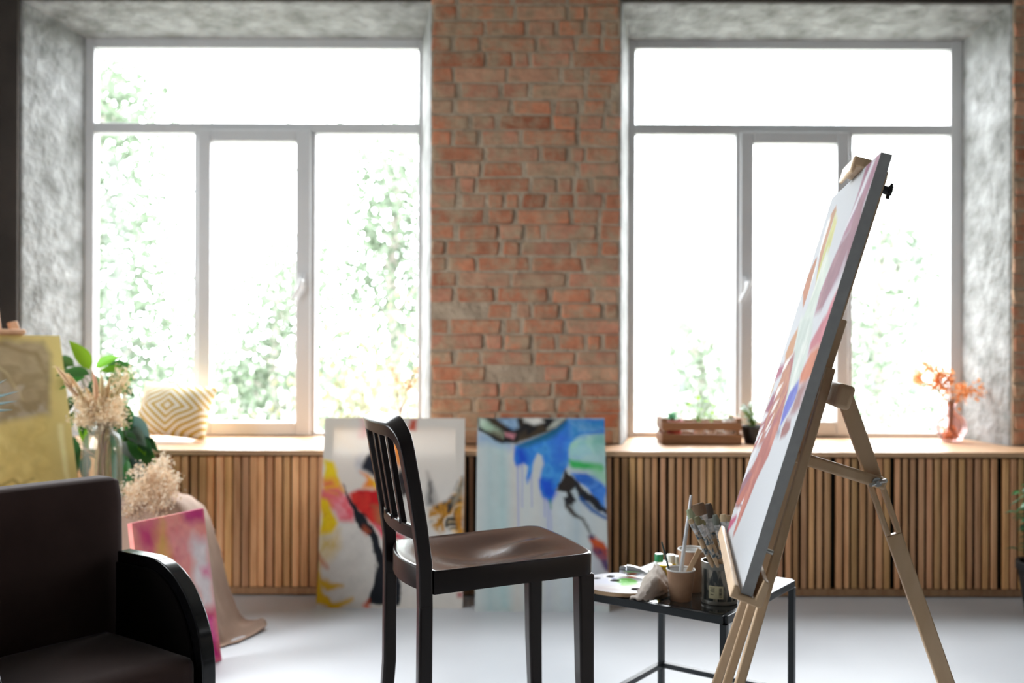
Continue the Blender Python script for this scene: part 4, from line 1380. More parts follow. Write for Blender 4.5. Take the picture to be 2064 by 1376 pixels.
# (base x, base y photo, tip x, tip y, tip distance, half width, bristle, ferrule)
BR_ = [
    ('paintbrush with pale green stained bristles, leftmost in the jar', 1426, 1388, 1026, 2.66, .0075, .030, .030, 'b_green', 'bwood', .5, 1),
    ('small paintbrush with short cream bristles, left edge of the jar', 1424, 1391, 1046, 2.63, .0058, .012, .026, 'b_cream', 'bwood', .5, 1),
    ('paintbrush with rust red bristles behind the pale green one', 1434, 1395, 1030, 2.72, .0070, .026, .030, 'b_rust', 'bdark', .5, 0),
    ('paintbrush with olive rounded bristles in front of the wide flat brushes', 1436, 1404, 1041, 2.62, .0068, .022, .034, 'b_olive', 'bwood', .5, 1),
    ('wide flat brush with squared brown bristles, left of the two wide ones', 1442, 1406, 1015, 2.69, .0125, .030, .038, 'b_brown', 'bwood', .28, 1),
    ('wide flat brush with squared dark grey-brown bristles, right of the two wide ones', 1450, 1422, 1016, 2.71, .0120, .036, .034, 'b_dark', 'bwood', .28, 1),
    ('paintbrush with tan tipped bristles just right of the wide flat brushes', 1456, 1436, 1029, 2.73, .0058, .018, .034, 'b_tan', 'bwood', .5, 0),
    ('paintbrush with grey-green stained bristles below the tan tipped brush', 1458, 1441, 1037, 2.68, .0065, .026, .034, 'b_grey', 'bwood', .5, 1),
    ('paintbrush with cream fan bristles and a bright ferrule near the canvas', 1468, 1457, 1036, 2.67, .0070, .018, .034, 'b_cream', 'borange', .5, 0),
    ('paintbrush with tan bristles half hidden behind the canvas edge', 1474, 1468, 1038, 2.70, .0060, .016, .032, 'b_tan', 'bwood', .5, 0),
    ('dark handled thin brush between the wide brush and the cream fan brush', 1462, 1449, 1046, 2.71, .0045, .020, .03, 'b_dark', 'bdark', .5, 0),
    ('paintbrush with olive bristles and bare wooden handle, deep in the middle of the jar', 1446, 1414, 1048, 2.64, .0058, .014, .040, 'b_olive', 'bwood', .5, 1),
]
for k, (lab, bx, txp, typ, dd, w, bl, fl, bc, hd, fl_, sp) in enumerate(BR_):
    tip = P(txp, typ, dd)
    g = (bx - 1450) / 30.
    edge = jar_c + Vector((g * .034, (dd - 2.70) * .55, JH))
    # the brush leans on the rim: carry it on below to the jar floor
    d = (edge - tip).normalized()
    bot = edge + d * ((edge.z - TZ - .034) / -d.z)
    lim = JR - .009
    off = Vector((bot.x - jar_c.x, bot.y - jar_c.y, 0))
    if off.length > lim:
        off = off.normalized() * lim
        bot = Vector((jar_c.x + off.x, jar_c.y + off.y, bot.z))
    brush('paintbrush', lab, bot, tip, w * 1.3, bl * 1.1, fl, bc, hd, fl_, sp, hw=.0055 if w < .01 else .007, tipw=1.05 if fl_ < .3 else .8)

M['acrylic'] = surf('clear_acrylic', (.50, .51, .53), (.72, .73, .75), scale=30, rough=.12, spec=.8)
bz = TZ + .014
b0_, t0_ = Vector((c1.x - .006, c1.y + .008, bz)), P(1393, 998, 2.74)
rod = thing('mixing_rod', 'long clear plastic mixing rod standing in the short paper cup', 'rod', b0_)
mb = MB(); mb.tube([b0_, b0_.lerp(t0_, .3), b0_.lerp(t0_, .8), t0_], [.0062, .0060, .0046, .0036], 10); obj('shaft', mb, M['acrylic'], rod)
b0_, t0_ = Vector((c1.x - .014, c1.y + .006, bz)), P(1334, 1092, 2.70)
br = thing('paintbrush', 'thin dark green brush leaning left in the short paper cup', 'brush', b0_)
mb = MB(); mb.tube([b0_, b0_.lerp(t0_, .5), t0_], [.0030, .0030, .0022], 8); obj('handle', mb, M['bdark'], br)
b0_, t0_ = Vector((c1.x - .012, c1.y - .004, bz)), P(1411, 1106, 2.71)
br = thing('wooden_stick', 'pale flat wooden stick leaning right in the short paper cup', 'stick', b0_)
mb = MB(); mb.beam(b0_, t0_, Vector((0, 1, 0)), .004, .014); obj('blade', mb, M['pine'], br, bevel=.0015)

# palette
pc = P(1262, 1176, 2.86); pc.z = TZ + .012
pal = thing('palette', 'round wooden palette with paint smears and round wells overhanging the low table', 'palette', (pc.x, pc.y, TZ))
PRX, PRY = .128, .125
wells = [(-.30, .62, .12), (-.22, .22, .13), (.62, .46, .13), (.16, -.62, .14), (.86, -.02, .08), (-.62, .42, .10), (-.82, -.02, .10), (.66, -.40, .10), (.30, .80, .10)]
NR, NA = 46, 150
mb = MB(); ucol = []
white = np.array((.80, .80, .82))
vs_ = []; cs_ = []
for i in range(NR + 1):
    r = i / NR
    for k in range(NA):
        g = 2 * math.pi * k / NA
        x, y = r * math.cos(g), r * math.sin(g)
        wob = 1 + .02 * math.sin(2 * g + 1)
        vs_.append((pc.x + x * PRX * wob, pc.y + y * PRY * wob, pc.z)); cs_.append((x, y))
xa = np.array([c[0] for c in cs_]); ya = np.array([c[1] for c in cs_])
colr = np.ones((len(cs_), 3)) * np.array((.66, .66, .70))


def smear(cx_, cy_, rx, ry, col, seed, amp=.35, soft=.15):
    global colr
    d = np.hypot((xa - cx_) / rx, (ya - cy_) / ry) + amp * (fbm(xa * 4, ya * 4, seed) - .5) * 2
    al = np.clip((1 - d) / soft, 0, 1)[:, None]
    colr = colr * (1 - al) + np.array(col) * al


smear(-.4, -.5, .8, .45, (.62, .55, .56), 3, soft=.8); smear(-.2, .1, .7, .4, (.58, .60, .74), 4, soft=.9); smear(.4, -.1, .5, .5, (.76, .76, .74), 5, soft=.6)
smear(.02, .12, .30, .30, (.16, .55, .08), 6); smear(.06, -.18, .26, .16, (.22, .60, .10), 7); smear(.14, .55, .16, .10, (.80, .25, .12), 8); smear(.05, .56, .1, .06, (.82, .74, .6), 9)
smear(-.25, .42, .07, .05, (.1, .2, .6), 10); smear(-.1, -.45, .4, .16, (.68, .66, .66), 11); smear(.55, -.2, .12, .08, (.7, .3, .1), 12)
for wx, wy, wr in wells:
    d = np.hypot(xa - wx, (ya - wy))
    al = np.clip((wr - d) / .02, 0, 1)[:, None]
    colr = colr * (1 - al) + np.array((.055, .035, .03)) * al
fs = []
for i in range(NR):
    for k in range(NA):
        fs.append((i * NA + k, (i + 1) * NA + k, (i + 1) * NA + (k + 1) % NA, i * NA + (k + 1) % NA))
for (p, c_), (x, y) in zip(zip(vs_, colr), cs_):
    dep = 0
    for wx, wy, wr in wells:
        dep = max(dep, max(0, min(1, (wr - math.hypot(x - wx, y - wy)) / .025)))
    mb.v.append((p[0], p[1], p[2] - .005 * dep)); mb.c.append(tuple(c_))
mb.f += fs; mb.m += [0] * len(fs)
M['palette_paint'] = art_mat('palette_paint', 0, .28, .06, 40)
obj('painted_face', mb, M['palette_paint'], pal)
mb = MB(); o_ = vs_[NR * NA:]
mb.add(list(o_) + [(x, y, TZ + .001) for x, y, z in o_], [(k, NA + k, NA + (k + 1) % NA, (k + 1) % NA) for k in range(NA)] + [tuple(range(2 * NA - 1, NA - 1, -1))])
obj('wooden_rim', mb, M['pine'], pal, smooth=30, recalc=True)


# paint tubes and bottles behind the cups
def tube_of_paint(label, p, ang, L_, w, body, cap, tilt=0):
    root = thing('paint_tube', label, 'paint tube', p, 'paint tubes and bottles on the low table')
    R_ = Matrix.Translation(p) @ Matrix.Rotation(ang, 4, 'Z') @ Matrix.Rotation(tilt, 4, 'Y')
    mb = MB(); vs_, fs = [], []; n = 16
    for s, a_, b_ in ((0, .5, .04), (.04, .5, .05), (.3, .5, .28), (.7, .48, .44), (.86, .46, .46), (.92, .3, .3)):
        for k in range(n):
            g = 2 * math.pi * k / n
            vs_.append((s * L_, math.cos(g) * a_ * w, w * .46 + math.sin(g) * b_ * w))
    for i in range(5):
        for k in range(n):
            fs.append((i * n + k, i * n + (k + 1) % n, (i + 1) * n + (k + 1) % n, (i + 1) * n + k))
    fs += [tuple(range(n - 1, -1, -1))]
    mb.add(vs_, fs, 0, None, R_); obj('body', mb, M[body], root, recalc=True)
    mb = MB(); C_ = R_ @ Matrix.Translation((L_ * .90, 0, w * .46)) @ Matrix.Rotation(math.pi / 2, 4, 'Y')
    mb.lathe([(0, 0), (w * .34, 0), (w * .36, .004), (w * .30, w * .55), (0, w * .56)], 16, C_); obj('cap', mb, M[cap], root)


def bottle(label, x, y, r, h_, body, cap, ch, cr=.72):
    root = thing('paint_bottle', label, 'paint bottle', (x, y, TZ), 'paint tubes and bottles on the low table')
    MT2 = Matrix.Translation((x, y, TZ))
    mb = MB(); mb.lathe([(0, 0), (r, 0), (r, h_ * .8), (r * .6, h_)], 24, MT2); obj('body', mb, M[body], root)
    mb = MB(); mb.lathe([(r * .6, h_ * .93), (r * cr, h_ * .95), (r * cr, h_ + ch), (r * cr * .92, h_ + ch + .002), (0, h_ + ch + .002)], 24, MT2); obj('cap', mb, M[cap], root)


for nm, c, rr in (('t_foil', (.55, .56, .6), .2), ('t_yellow', (.80, .60, .01), .3), ('t_green', (.02, .24, .10), .3), ('t_white', (.78, .80, .78), .35), ('t_red', (.6, .05, .04), .3), ('t_darkgreen', (.015, .04, .03), .3)):
    M[nm] = surf(nm.replace('t_', '') + '_paint_container', c, rough=rr, metallic=.9 if nm == 't_foil' else 0)


def tpos(x, y, d):
    p = P(x, y, d); p.z = TZ; return p


p = tpos(1340, 1180, 2.86); bottle('small dark bottle with a yellow collar behind the short cup', p.x, p.y, .021, .040, 't_darkgreen', 't_yellow', .024, 1.02)
p = tpos(1352, 1172, 2.93); bottle('small yellow bottle with a white cap behind the dark bottle', p.x, p.y, .018, .056, 't_yellow', 't_white', .020)
p = tpos(1328, 1168, 2.98); bottle('white bottle with a dark green cap, leftmost of the small bottles', p.x, p.y, .018, .050, 't_white', 't_green', .018)
p = tpos(1362, 1166, 2.98); bottle('white bottle with a white cap tucked against the taller paper cup', p.x, p.y, .015, .048, 't_white', 't_white', .014)
tube_of_paint('silver foil paint tube lying on the far edge of the palette', Vector((P(1312, 1160, 2.86).x, 2.93, TZ + .013)), 2.9, .07, .034, 't_foil', 't_foil')
tube_of_paint('white paint tube with a red cap lying behind the cloth', tpos(1322, 1166, 2.95) + Vector((.02, 0, .004)), 2.6, .085, .026, 't_white', 't_red')
tube_of_paint('crumpled silver tube lying between the jar and the taller cup', tpos(1418, 1180, 2.87), .6, .075, .026, 't_foil', 't_white')


# control net to a smooth cloth surface
def net_surface(name, net, mat, parent=None, sub=6, noise=.004, nscale=30, thick=.0015, seed=3, at=None):
    nr, nc = len(net), len(net[0])
    G = np.array([[list(p) for p in row] for row in net])

    def cr(p0, p1, p2, p3, t):
        return .5 * ((2 * p1) + (-p0 + p2) * t + (2 * p0 - 5 * p1 + 4 * p2 - p3) * t * t + (-p0 + 3 * p1 - 3 * p2 + p3) * t ** 3)

    def resample(A):
        n = A.shape[0]; out = []
        for i in range(n - 1):
            p0, p1, p2, p3 = A[max(i - 1, 0)], A[i], A[i + 1], A[min(i + 2, n - 1)]
            for k in range(sub):
                out.append(cr(p0, p1, p2, p3, k / sub))
        out.append(A[-1])
        return np.array(out)
    G = resample(G)
    G = np.transpose(resample(np.transpose(G, (1, 0, 2))), (1, 0, 2))
    r, c = G.shape[:2]
    uu, vv = np.meshgrid(np.arange(c) / sub, np.arange(r) / sub)
    for ax_ in range(3):
        G[..., ax_] += noise * (fbm(uu * nscale / 10, vv * nscale / 10, seed + ax_ * 5) - .5) * 2
    mb = MB()
    mb.add([tuple(G[j, i]) for j in range(r) for i in range(c)], [(j * c + i, j * c + i + 1, (j + 1) * c + i + 1, (j + 1) * c + i) for j in range(r - 1) for i in range(c - 1)])
    o = obj(name, mb, mat, parent, smooth=80, at=at)
    s = o.modifiers.new('thickness', 'SOLIDIFY'); s.thickness = thick; s.offset = 0
    return o


M['rag'] = surf('grey_beige_rag', (.36, .30, .26), (.45, .39, .34), scale=12, rough=.9, bump=.1)
net = [[P(1298, 1166, 2.90), P(1316, 1143, 2.84), P(1326, 1137, 2.84), P(1338, 1150, 2.84), P(1350, 1168, 2.83)],
       [P(1290, 1181, 2.82), P(1311, 1160, 2.78), P(1326, 1151, 2.77), P(1340, 1163, 2.79), P(1352, 1178, 2.80)],
       [P(1281, 1196, 2.75), P(1304, 1183, 2.71), P(1322, 1173, 2.71), P(1337, 1181, 2.745), P(1348, 1188, 2.77)],
       [P(1269, 1206, 2.70), P(1289, 1209, 2.67), P(1308, 1210, 2.68), P(1326, 1201, 2.72), P(1345, 1192, 2.76)]]
rag = net_surface('paint_rag', net, M['rag'], noise=.007, nscale=38, at=(net[3][2].x, net[3][2].y, TZ), seed=8)
tag(rag, 'crumpled grey-beige paint rag draped over the palette edge beside the short cup', 'rag')
# ------------------------------------------------------------------ armchair on the left
AF, AL = Vector((.8, -.6, 0)), Vector((.6, .8, 0))
A0 = Vector((-1.148, 2.89, 0))
SW = .512                                   # inner width
MA = Matrix(((AF.x, AL.x, 0, A0.x), (AF.y, AL.y, 0, A0.y), (0, 0, 1, 0), (0, 0, 0, 1)))
arm_c = A0 + AF * .15 - AL * (SW / 2)
armchair = thing('armchair', 'dark brown velvet armchair with black lacquered curved arms at the left edge', 'armchair', arm_c)
MAX = MA @ Matrix(((1, 0, 0, 0), (0, 0, 1, 0), (0, 1, 0, 0), (0, 0, 0, 1)))      # profile in (forward, up), pushed sideways
prof = [(.004, .03), (.004, .542)] + [(.16, .545)]
prof += [(.16 + .25 * math.sin(g), .255 + .29 * math.cos(g)) for g in [math.pi / 2 * k / 14 for k in range(1, 15)]]
prof += [(.41, .03)]
for l0, l1 in ((.002, .045), (-SW - .045, -SW - .002)):
    mb = MB(); mb.prism(prof, l0, l1, MAX); am = obj('arm', mb, M['lacquer'], armchair, bevel=.004, seg=3, recalc=True)
    am['label'] = 'black lacquered curved arm'
    # upholstered inner panel with its piping
    inner = [(.008, .30), (.008, .512)] + [(.15, .515)] + [(.15 + .225 * math.sin(g), .25 + .265 * math.cos(g)) for g in [math.pi / 2 * k / 14 for k in range(1, 15)]] + [(.375, .14)]
    side = -1 if l0 > 0 else 1
    e0, e1 = (l0 - .008, l0) if side < 0 else (l1, l1 + .008)
    mb = MB(); mb.prism(inner, e0, e1, MAX); obj('arm_panel', mb, M['arm_velvet'], am, bevel=.003, recalc=True)
mb = MB(); mb.box(-.115, .395, -SW, 0, .05, .20, MA); obj('base', mb, M['velvet'], armchair, bevel=.008)
for f_, l_ in ((-.09, -.02), (-.09, -SW + .02), (.36, -.02), (.36, -SW + .02)):
    mb = MB(); mb.box(f_ - .02, f_ + .02, l_ - .015, l_ + .015, 0, .05, MA); obj('foot', mb, M['lacquer'], armchair)


def cushion_box(name, f0, f1, l0, l1, z0, z1, crown_top, crown_front, r, lean_=0, nx=18, ny=18, nz=8, round_top=0.0, parent=None):
    """upholstered block: a rounded box whose faces swell a little"""
    mb = MB(); vs_, fs = [], []
    c = Vector(((f0 + f1) / 2, (l0 + l1) / 2, (z0 + z1) / 2)); hx, hy, hz = (f1 - f0) / 2, (l1 - l0) / 2, (z1 - z0) / 2
    idx = {}

    def V_(i, j, k, n):
        key = (i, j, k)
        if key in idx:
            return idx[key]
        p = Vector((i / n[0] * 2 - 1, j / n[1] * 2 - 1, k / n[2] * 2 - 1))
        q = Vector((p.x * hx, p.y * hy, p.z * hz))
        inn = Vector((max(-hx + r, min(hx - r, q.x)), max(-hy + r, min(hy - r, q.y)), max(-hz + r, min(hz - r, q.z))))
        dlt = q - inn
        if dlt.length > 1e-9:
            m_ = max(abs(dlt.x), abs(dlt.y), abs(dlt.z))
            q = inn + dlt.normalized() * min(r, m_ * 1.0 if m_ < r else r)
        bulge = (1 - p.x ** 2) * (1 - p.y ** 2)
        if p.z > .5: q.z += crown_top * bulge
        if p.x > .5: q.x += crown_front * (1 - p.y ** 2) * (1 - p.z ** 2)
        q += c
        q.x -= lean_ * (q.z - z0)
        idx[key] = len(vs_); vs_.append(q)
        return idx[key]
    n = (nx, ny, nz)
    for axis, lim in ((0, 0), (0, nx), (1, 0), (1, ny), (2, 0), (2, nz)):
        o1, o2 = [a_ for a_ in range(3) if a_ != axis]
        for a_ in range(n[o1]):
            for b_ in range(n[o2]):
                quad = []
                for da, db in ((0, 0), (1, 0), (1, 1), (0, 1)):
                    ijk = [0, 0, 0]; ijk[axis] = lim; ijk[o1] = a_ + da; ijk[o2] = b_ + db
                    quad.append(V_(*ijk, n))
                fs.append(tuple(quad))
    mb.add(vs_, fs, 0, None, MA)
    return obj(name, mb, M['velvet'], parent, smooth=70, recalc=True)


cushion_box('seat', -.02, .40, -SW + .004, -.004, .19, .315, .014, .008, .03, parent=armchair)
cushion_box('backrest', -.115, .0, -SW - .040, .042, .20, .752, .0, .012, .035, .03, parent=armchair)

# ------------------------------------------------------------------ brown cloth over a plant stand, vases of dried plants
M['blanket'] = surf('mocha_cloth', (.31, .205, .15), (.37, .25, .185), scale=8, rough=.85, bump=.08)
stand = thing('plant_stand', 'low stand hidden under the mocha brown cloth', 'plant stand', (-1.50, 3.99, 0))
mb = MB(); mb.box(-1.74, -1.31, 3.87, 4.08, .470, .494); obj('top', mb, M['pine_warm'], stand, bevel=.003)
for x in (-1.72, -1.33):
    for y in (3.89, 4.06):
        mb = MB(); mb.box(x - .015, x + .015, y - .015, y + .015, 0, .472); obj('leg', mb, M['pine_warm'], stand)
F0 = .006


def fl(x, y, z=.006): return Vector((x, y, z))


net = [[Vector((-1.70, 4.10, .503)), Vector((-1.5, 4.10, .503)), Vector((-1.38, 4.08, .52)), Vector((-1.30, 4.06, .515)), Vector((-1.225, 4.04, .44)), Vector((-1.19, 4.05, .30)), Vector((-1.15, 4.08, .12)), fl(-1.10, 4.10), fl(-1.02, 4.10)],
       [Vector((-1.70, 3.98, .503)), Vector((-1.5, 3.98, .505)), Vector((-1.38, 3.92, .53)), Vector((-1.29, 3.93, .520)), Vector((-1.215, 3.92, .44)), Vector((-1.18, 3.93, .30)), Vector((-1.13, 3.95, .10)), fl(-1.08, 3.96, .02), fl(-1.0, 4.02, .03)],
       [Vector((-1.70, 3.86, .500)), Vector((-1.5, 3.84, .500)), Vector((-1.38, 3.83, .505)), Vector((-1.28, 3.83, .49)), Vector((-1.22, 3.83, .42)), Vector((-1.18, 3.83, .29)), Vector((-1.125, 3.83, .10)), fl(-1.08, 3.86), fl(-.98, 3.97, .012)],
       [Vector((-1.70, 3.80, .35)), Vector((-1.5, 3.79, .34)), Vector((-1.38, 3.78, .35)), Vector((-1.28, 3.79, .34)), Vector((-1.19, 3.80, .32)), Vector((-1.16, 3.78, .2)), Vector((-1.13, 3.77, .08)), fl(-1.10, 3.76, .012), fl(-1.04, 3.80)],
       [Vector((-1.70, 3.79, .15)), Vector((-1.5, 3.78, .14)), Vector((-1.38, 3.78, .15)), Vector((-1.28, 3.77, .14)), Vector((-1.20, 3.77, .13)), Vector((-1.17, 3.75, .08)), Vector((-1.14, 3.73, .04)), fl(-1.12, 3.72), fl(-1.08, 3.74)]]
bl = net_surface('draped_cloth', net, M['blanket'], noise=.010, nscale=14, sub=7, thick=.003, at=(-1.2, 3.9, 0), seed=4)
tag(bl, 'mocha brown cloth draped over the stand behind the pink painting and trailing on the floor', 'cloth')

M['clear'] = glass('clear_vase_glass', (.94, .97, .96), .65, 1.45, .05, (.6, .7, .68))
vx, vy = P(207, 900, 3.99).x, 3.99
VZ = .508
vase = thing('glass_vase', 'tall clear glass vase holding the dried grasses beside the golden-brown canvas', 'vase', (vx, vy, VZ))
MT_ = Matrix.Translation((vx, vy, VZ))
mb = MB(); mb.lathe([(0, .006), (.066, .004), (.074, .010), (.076, .03), (.076, .215), (.073, .245), (.062, .268), (.046, .280), (.040, .290), (.041, .305), (.049, .318)], 48, MT_)
obj('body', mb, M['clear'], vase, smooth=80)
mb = MB()
mb.lathe([(.049 + .003 * math.cos(g), .318 + .003 * math.sin(g)) for g in [2 * math.pi * k / 8 for k in range(9)]], 48, MT_); obj('lip', mb, M['clear'], vase)

STRAW = (.68, .50, .31); OAT = (.76, .57, .35); CREAM = (.88, .76, .57)
gr = thing('dried_grass_bouquet', 'tall bunch of beige dried grasses standing in the clear glass vase', 'dried flowers', (vx, vy, VZ + .008))
rg = random.Random(12)
st_, pl, fluff = MB(), MB(), MB()
top0 = VZ + .31
heads = [(112, 738, 3.86), (122, 745, 3.9), (128, 770, 3.88), (135, 752, 3.93), (187, 748, 3.97), (204, 755, 3.92), (190, 772, 3.9), (222, 760, 4.0), (236, 745, 4.02), (255, 740, 4.06), (262, 752, 4.04), (150, 775, 3.92),
         (172, 780, 3.94), (212, 778, 3.98), (245, 770, 4.0), (160, 800, 3.9), (228, 790, 3.96), (198, 800, 3.9)]
for k in range(90):
    if k < len(heads):
        tip = P(*heads[k])
    else:
        tip = P(rg.uniform(142, 260), rg.uniform(792, 856), 3.99 + rg.uniform(-.09, .09))
    g = rg.uniform(0, 6.28); rr = rg.uniform(0, .05)
    b_ = Vector((vx + math.cos(g) * rr, vy + math.sin(g) * rr, VZ + .012))
    nk = Vector((vx + (tip.x - vx) * .18 + rg.uniform(-.01, .01), vy + (tip.y - vy) * .18 + rg.uniform(-.01, .01), top0))
    off = Vector((nk.x - vx, nk.y - vy, 0))
    if off.length > .034:
        off = off.normalized() * .034; nk = Vector((vx + off.x, vy + off.y, top0))
    c_ = tuple(x * rg.uniform(.85, 1.15) for x in STRAW)
    m_ = nk.lerp(tip, .5) + Vector((0, 0, .015))
    st_.tube([b_, nk, m_, tip], [.0017, .0017, .0013, .001], 5, col=c_)
    d = (tip - m_).normalized()
    if k < len(heads) and k not in (8, 9, 10):        # slender rabbit-tail heads
        hl = rg.uniform(.075, .115)
        pts = [tip - d * hl * (1 - q / 6) for q in range(7)]
        pl.tube(pts, [.003, .007, .0085, .009, .008, .006, .001], 7, col=tuple(x * rg.uniform(.9, 1.1) for x in OAT))
        for q in range(40):
            s = pts[0].lerp(pts[-1], rg.random()); e = s + Vector((rg.gauss(0, .007), rg.gauss(0, .007), rg.gauss(.004, .006)))
            pl.add([s, e, s + d * .004], [(0, 1, 2)], 0, OAT)
    else:                                             # fluffy panicles
        for q in range(120):
            s = tip - d * rg.uniform(0, .11) + Vector((rg.gauss(0, .015), rg.gauss(0, .015), rg.gauss(0, .012)))
            sz = rg.uniform(.0035, .008)
            u_ = Vector((rg.gauss(0, 1), rg.gauss(0, 1), rg.gauss(0, 1))).normalized(); w_ = u_.orthogonal().normalized()
            cc = CREAM if rg.random() < .7 else OAT
            fluff.add([s - u_ * sz, s + w_ * sz * .6, s + u_ * sz, s - w_ * sz * .6], [(0, 1, 2, 3)], 0, cc)
obj('stems', st_, M['vcol_dry'], gr, smooth=60)['kind'] = 'stuff'
obj('seed_heads', pl, M['vcol_dry'], gr, smooth=60)['kind'] = 'stuff'
obj('fluffy_panicles', fluff, M['vcol_dry'], gr, smooth=0)['kind'] = 'stuff'

# low bunch of dried baby's breath
gx_, gy_ = -1.43, 3.905
gyp = thing('dried_flower_bunch', 'bushy bunch of cream dried tiny flowers above the mocha brown cloth', 'dried flowers', (gx_, gy_, .53))
st_, fluff = MB(), MB(); rg = random.Random(21)
for k in range(170):
    px_, py_ = rg.gauss(304, 24), rg.gauss(998, 24)
    if k < 14:
        px_, py_ = 300 + k * 2.5 + rg.uniform(-4, 4), 968 - k * 3.4 + rg.uniform(-6, 6)
    elif k < 24:
        px_, py_ = rg.uniform(330, 350), rg.uniform(965, 985)
    elif k < 40:
        px_, py_ = rg.uniform(255, 300), rg.uniform(1020, 1046)
    px_ = max(250, min(350, px_)); py_ = max(918, min(1046, py_))
    tip = P(px_, py_, gy_ + rg.uniform(-.10, .05))
    b_ = Vector((gx_ + rg.uniform(-.015, .015), gy_ + rg.uniform(-.015, .015), .535))
    m_ = b_.lerp(tip, .55) + Vector((rg.gauss(0, .012), rg.gauss(0, .012), .02))
    st_.tube([b_, m_, tip], [.0012, .0009, .0006], 4, col=(.62, .47, .30))
    for q in range(44):
        s = tip + Vector((rg.gauss(0, .014), rg.gauss(0, .014), rg.gauss(0, .013)))
        sz = rg.uniform(.0035, .0075)
        u_ = Vector((rg.gauss(0, 1), rg.gauss(0, 1), rg.gauss(0, 1))).normalized(); w_ = u_.orthogonal().normalized()
        cc = rg.choice(((.90, .80, .66), (.84, .70, .53), (.78, .60, .42)))
        fluff.add([s - u_ * sz, s + w_ * sz * .7, s + u_ * sz, s - w_ * sz * .7], [(0, 1, 2, 3)], 0, cc)
obj('stems', st_, M['vcol_dry'], gyp, smooth=60)['kind'] = 'stuff'
obj('tiny_flowers', fluff, M['vcol_dry'], gyp, smooth=0)['kind'] = 'stuff'

# ------------------------------------------------------------------ leafy plants
M['terracotta'] = surf('terracotta_pot', (.42, .17, .10), (.48, .21, .13), scale=12, rough=.8)
M['soil'] = surf('potting_soil', (.03, .02, .014), (.06, .04, .03), scale=60, rough=1, bump=.5)
M['pot_dark'] = surf('dark_pot', (.013, .015, .017), rough=.5)
M['pot_white'] = surf('pale_pot', (.55, .54, .52), rough=.5)


def pot(root, x, y, z, r0, r1, h_, mat, soil=True):
    MT_ = Matrix.Translation((x, y, z))
    mb = MB(); mb.lathe([(0, 0), (r0, 0), (r1, h_ * .86), (r1 * 1.08, h_ * .87), (r1 * 1.08, h_), (r1 * .96, h_), (r1 * .92, h_ * .85)], 32, MT_); obj('pot', mb, mat, root)
    if soil:
        mb = MB(); mb.lathe([(0, h_ * .9), (r1 * .95, h_ * .9)], 24, MT_); obj('soil', mb, M['soil'], root)


px_, py_ = -1.655, 4.355
plant = thing('potted_plant', 'glossy green broad-leaved plant behind the vase of dried grasses', 'plant', (px_, py_, 0))
pot(plant, px_, py_, 0, .09, .125, .46, M['pot_dark'])
lf, stm = MB(), MB(); rg = random.Random(31)
DG = (.035, .11, .03); LG = (.17, .38, .02); MG = (.05, .19, .03); SG = (.10, .16, .13)
targets = [  # photo x, y, distance, length px, direction (dx, dy on the photo), colour
    (181, 745, 4.28, 52, (-.25, -1), LG, .42), (192, 742, 4.26, 40, (.8, -.7), LG, .4), (200, 748, 4.24, 44, (.9, -.25), LG, .35), (150, 738, 4.34, 40, (-.7, -.4), DG, .5), (140, 748, 4.34, 40, (-.9, -.1), DG, .5),
    (172, 760, 4.30, 60, (-1, .1), MG, .45), (210, 750, 4.3, 50, (.9, -.5), DG, .45), (215, 760, 4.28, 46, (1, .1), DG, .45), (184, 772, 4.26, 56, (.2, 1), DG, .5), (206, 785, 4.3, 40, (.5, .9), DG, .5),
    (246, 790, 4.22, 44, (.5, -.8), MG, .4), (250, 800, 4.2, 50, (.25, .95), MG, .35), (252, 815, 4.2, 40, (.5, .9), DG, .4),
    (258, 838, 4.2, 60, (.75, .6), SG, .45), (252, 865, 4.18, 56, (.85, .2), SG, .5), (262, 872, 4.2, 50, (.9, .4), DG, .45), (255, 890, 4.16, 70, (.9, .45), DG, .5), (262, 900, 4.18, 60, (.5, .9), SG, .4),
    (268, 870, 4.2, 50, (.7, .6), LG, .4), (276, 895, 4.18, 56, (.8, .5), MG, .42), (250, 915, 4.18, 66, (.3, 1), DG, .5), (270, 915, 4.18, 50, (.5, .8), SG, .4), (244, 930, 4.2, 60, (-.1, 1), DG, .5),
    (280, 880, 4.2, 42, (.8, .3), DG, .45), (150, 830, 4.34, 50, (-.4, .9), MG, .4), (160, 850, 4.34, 50, (.5, .9), LG, .3), (148, 880, 4.34, 60, (.1, 1), DG, .45), (156, 800, 4.34, 40, (-.8, .6), DG, .5),
    (230, 850, 4.24, 50, (.2, 1), DG, .5), (238, 905, 4.24, 60, (.2, 1), DG, .5), (160, 905, 4.33, 60, (-.1, 1), DG, .45), (290, 905, 4.18, 46, (.6, .8), MG, .4),
]
crown = Vector((px_, py_, .42))
rj = random.Random(77)
targets = targets + [(t[0] + rj.uniform(-16, 16), t[1] + rj.uniform(-16, 16), t[2] + rj.uniform(-.05, .04), t[3] * .72, (t[4][0] + rj.uniform(-.5, .5), t[4][1] + rj.uniform(-.4, .4)), rj.choice((DG, MG, SG, DG)), t[6]) for t in targets if t[1] > 755]
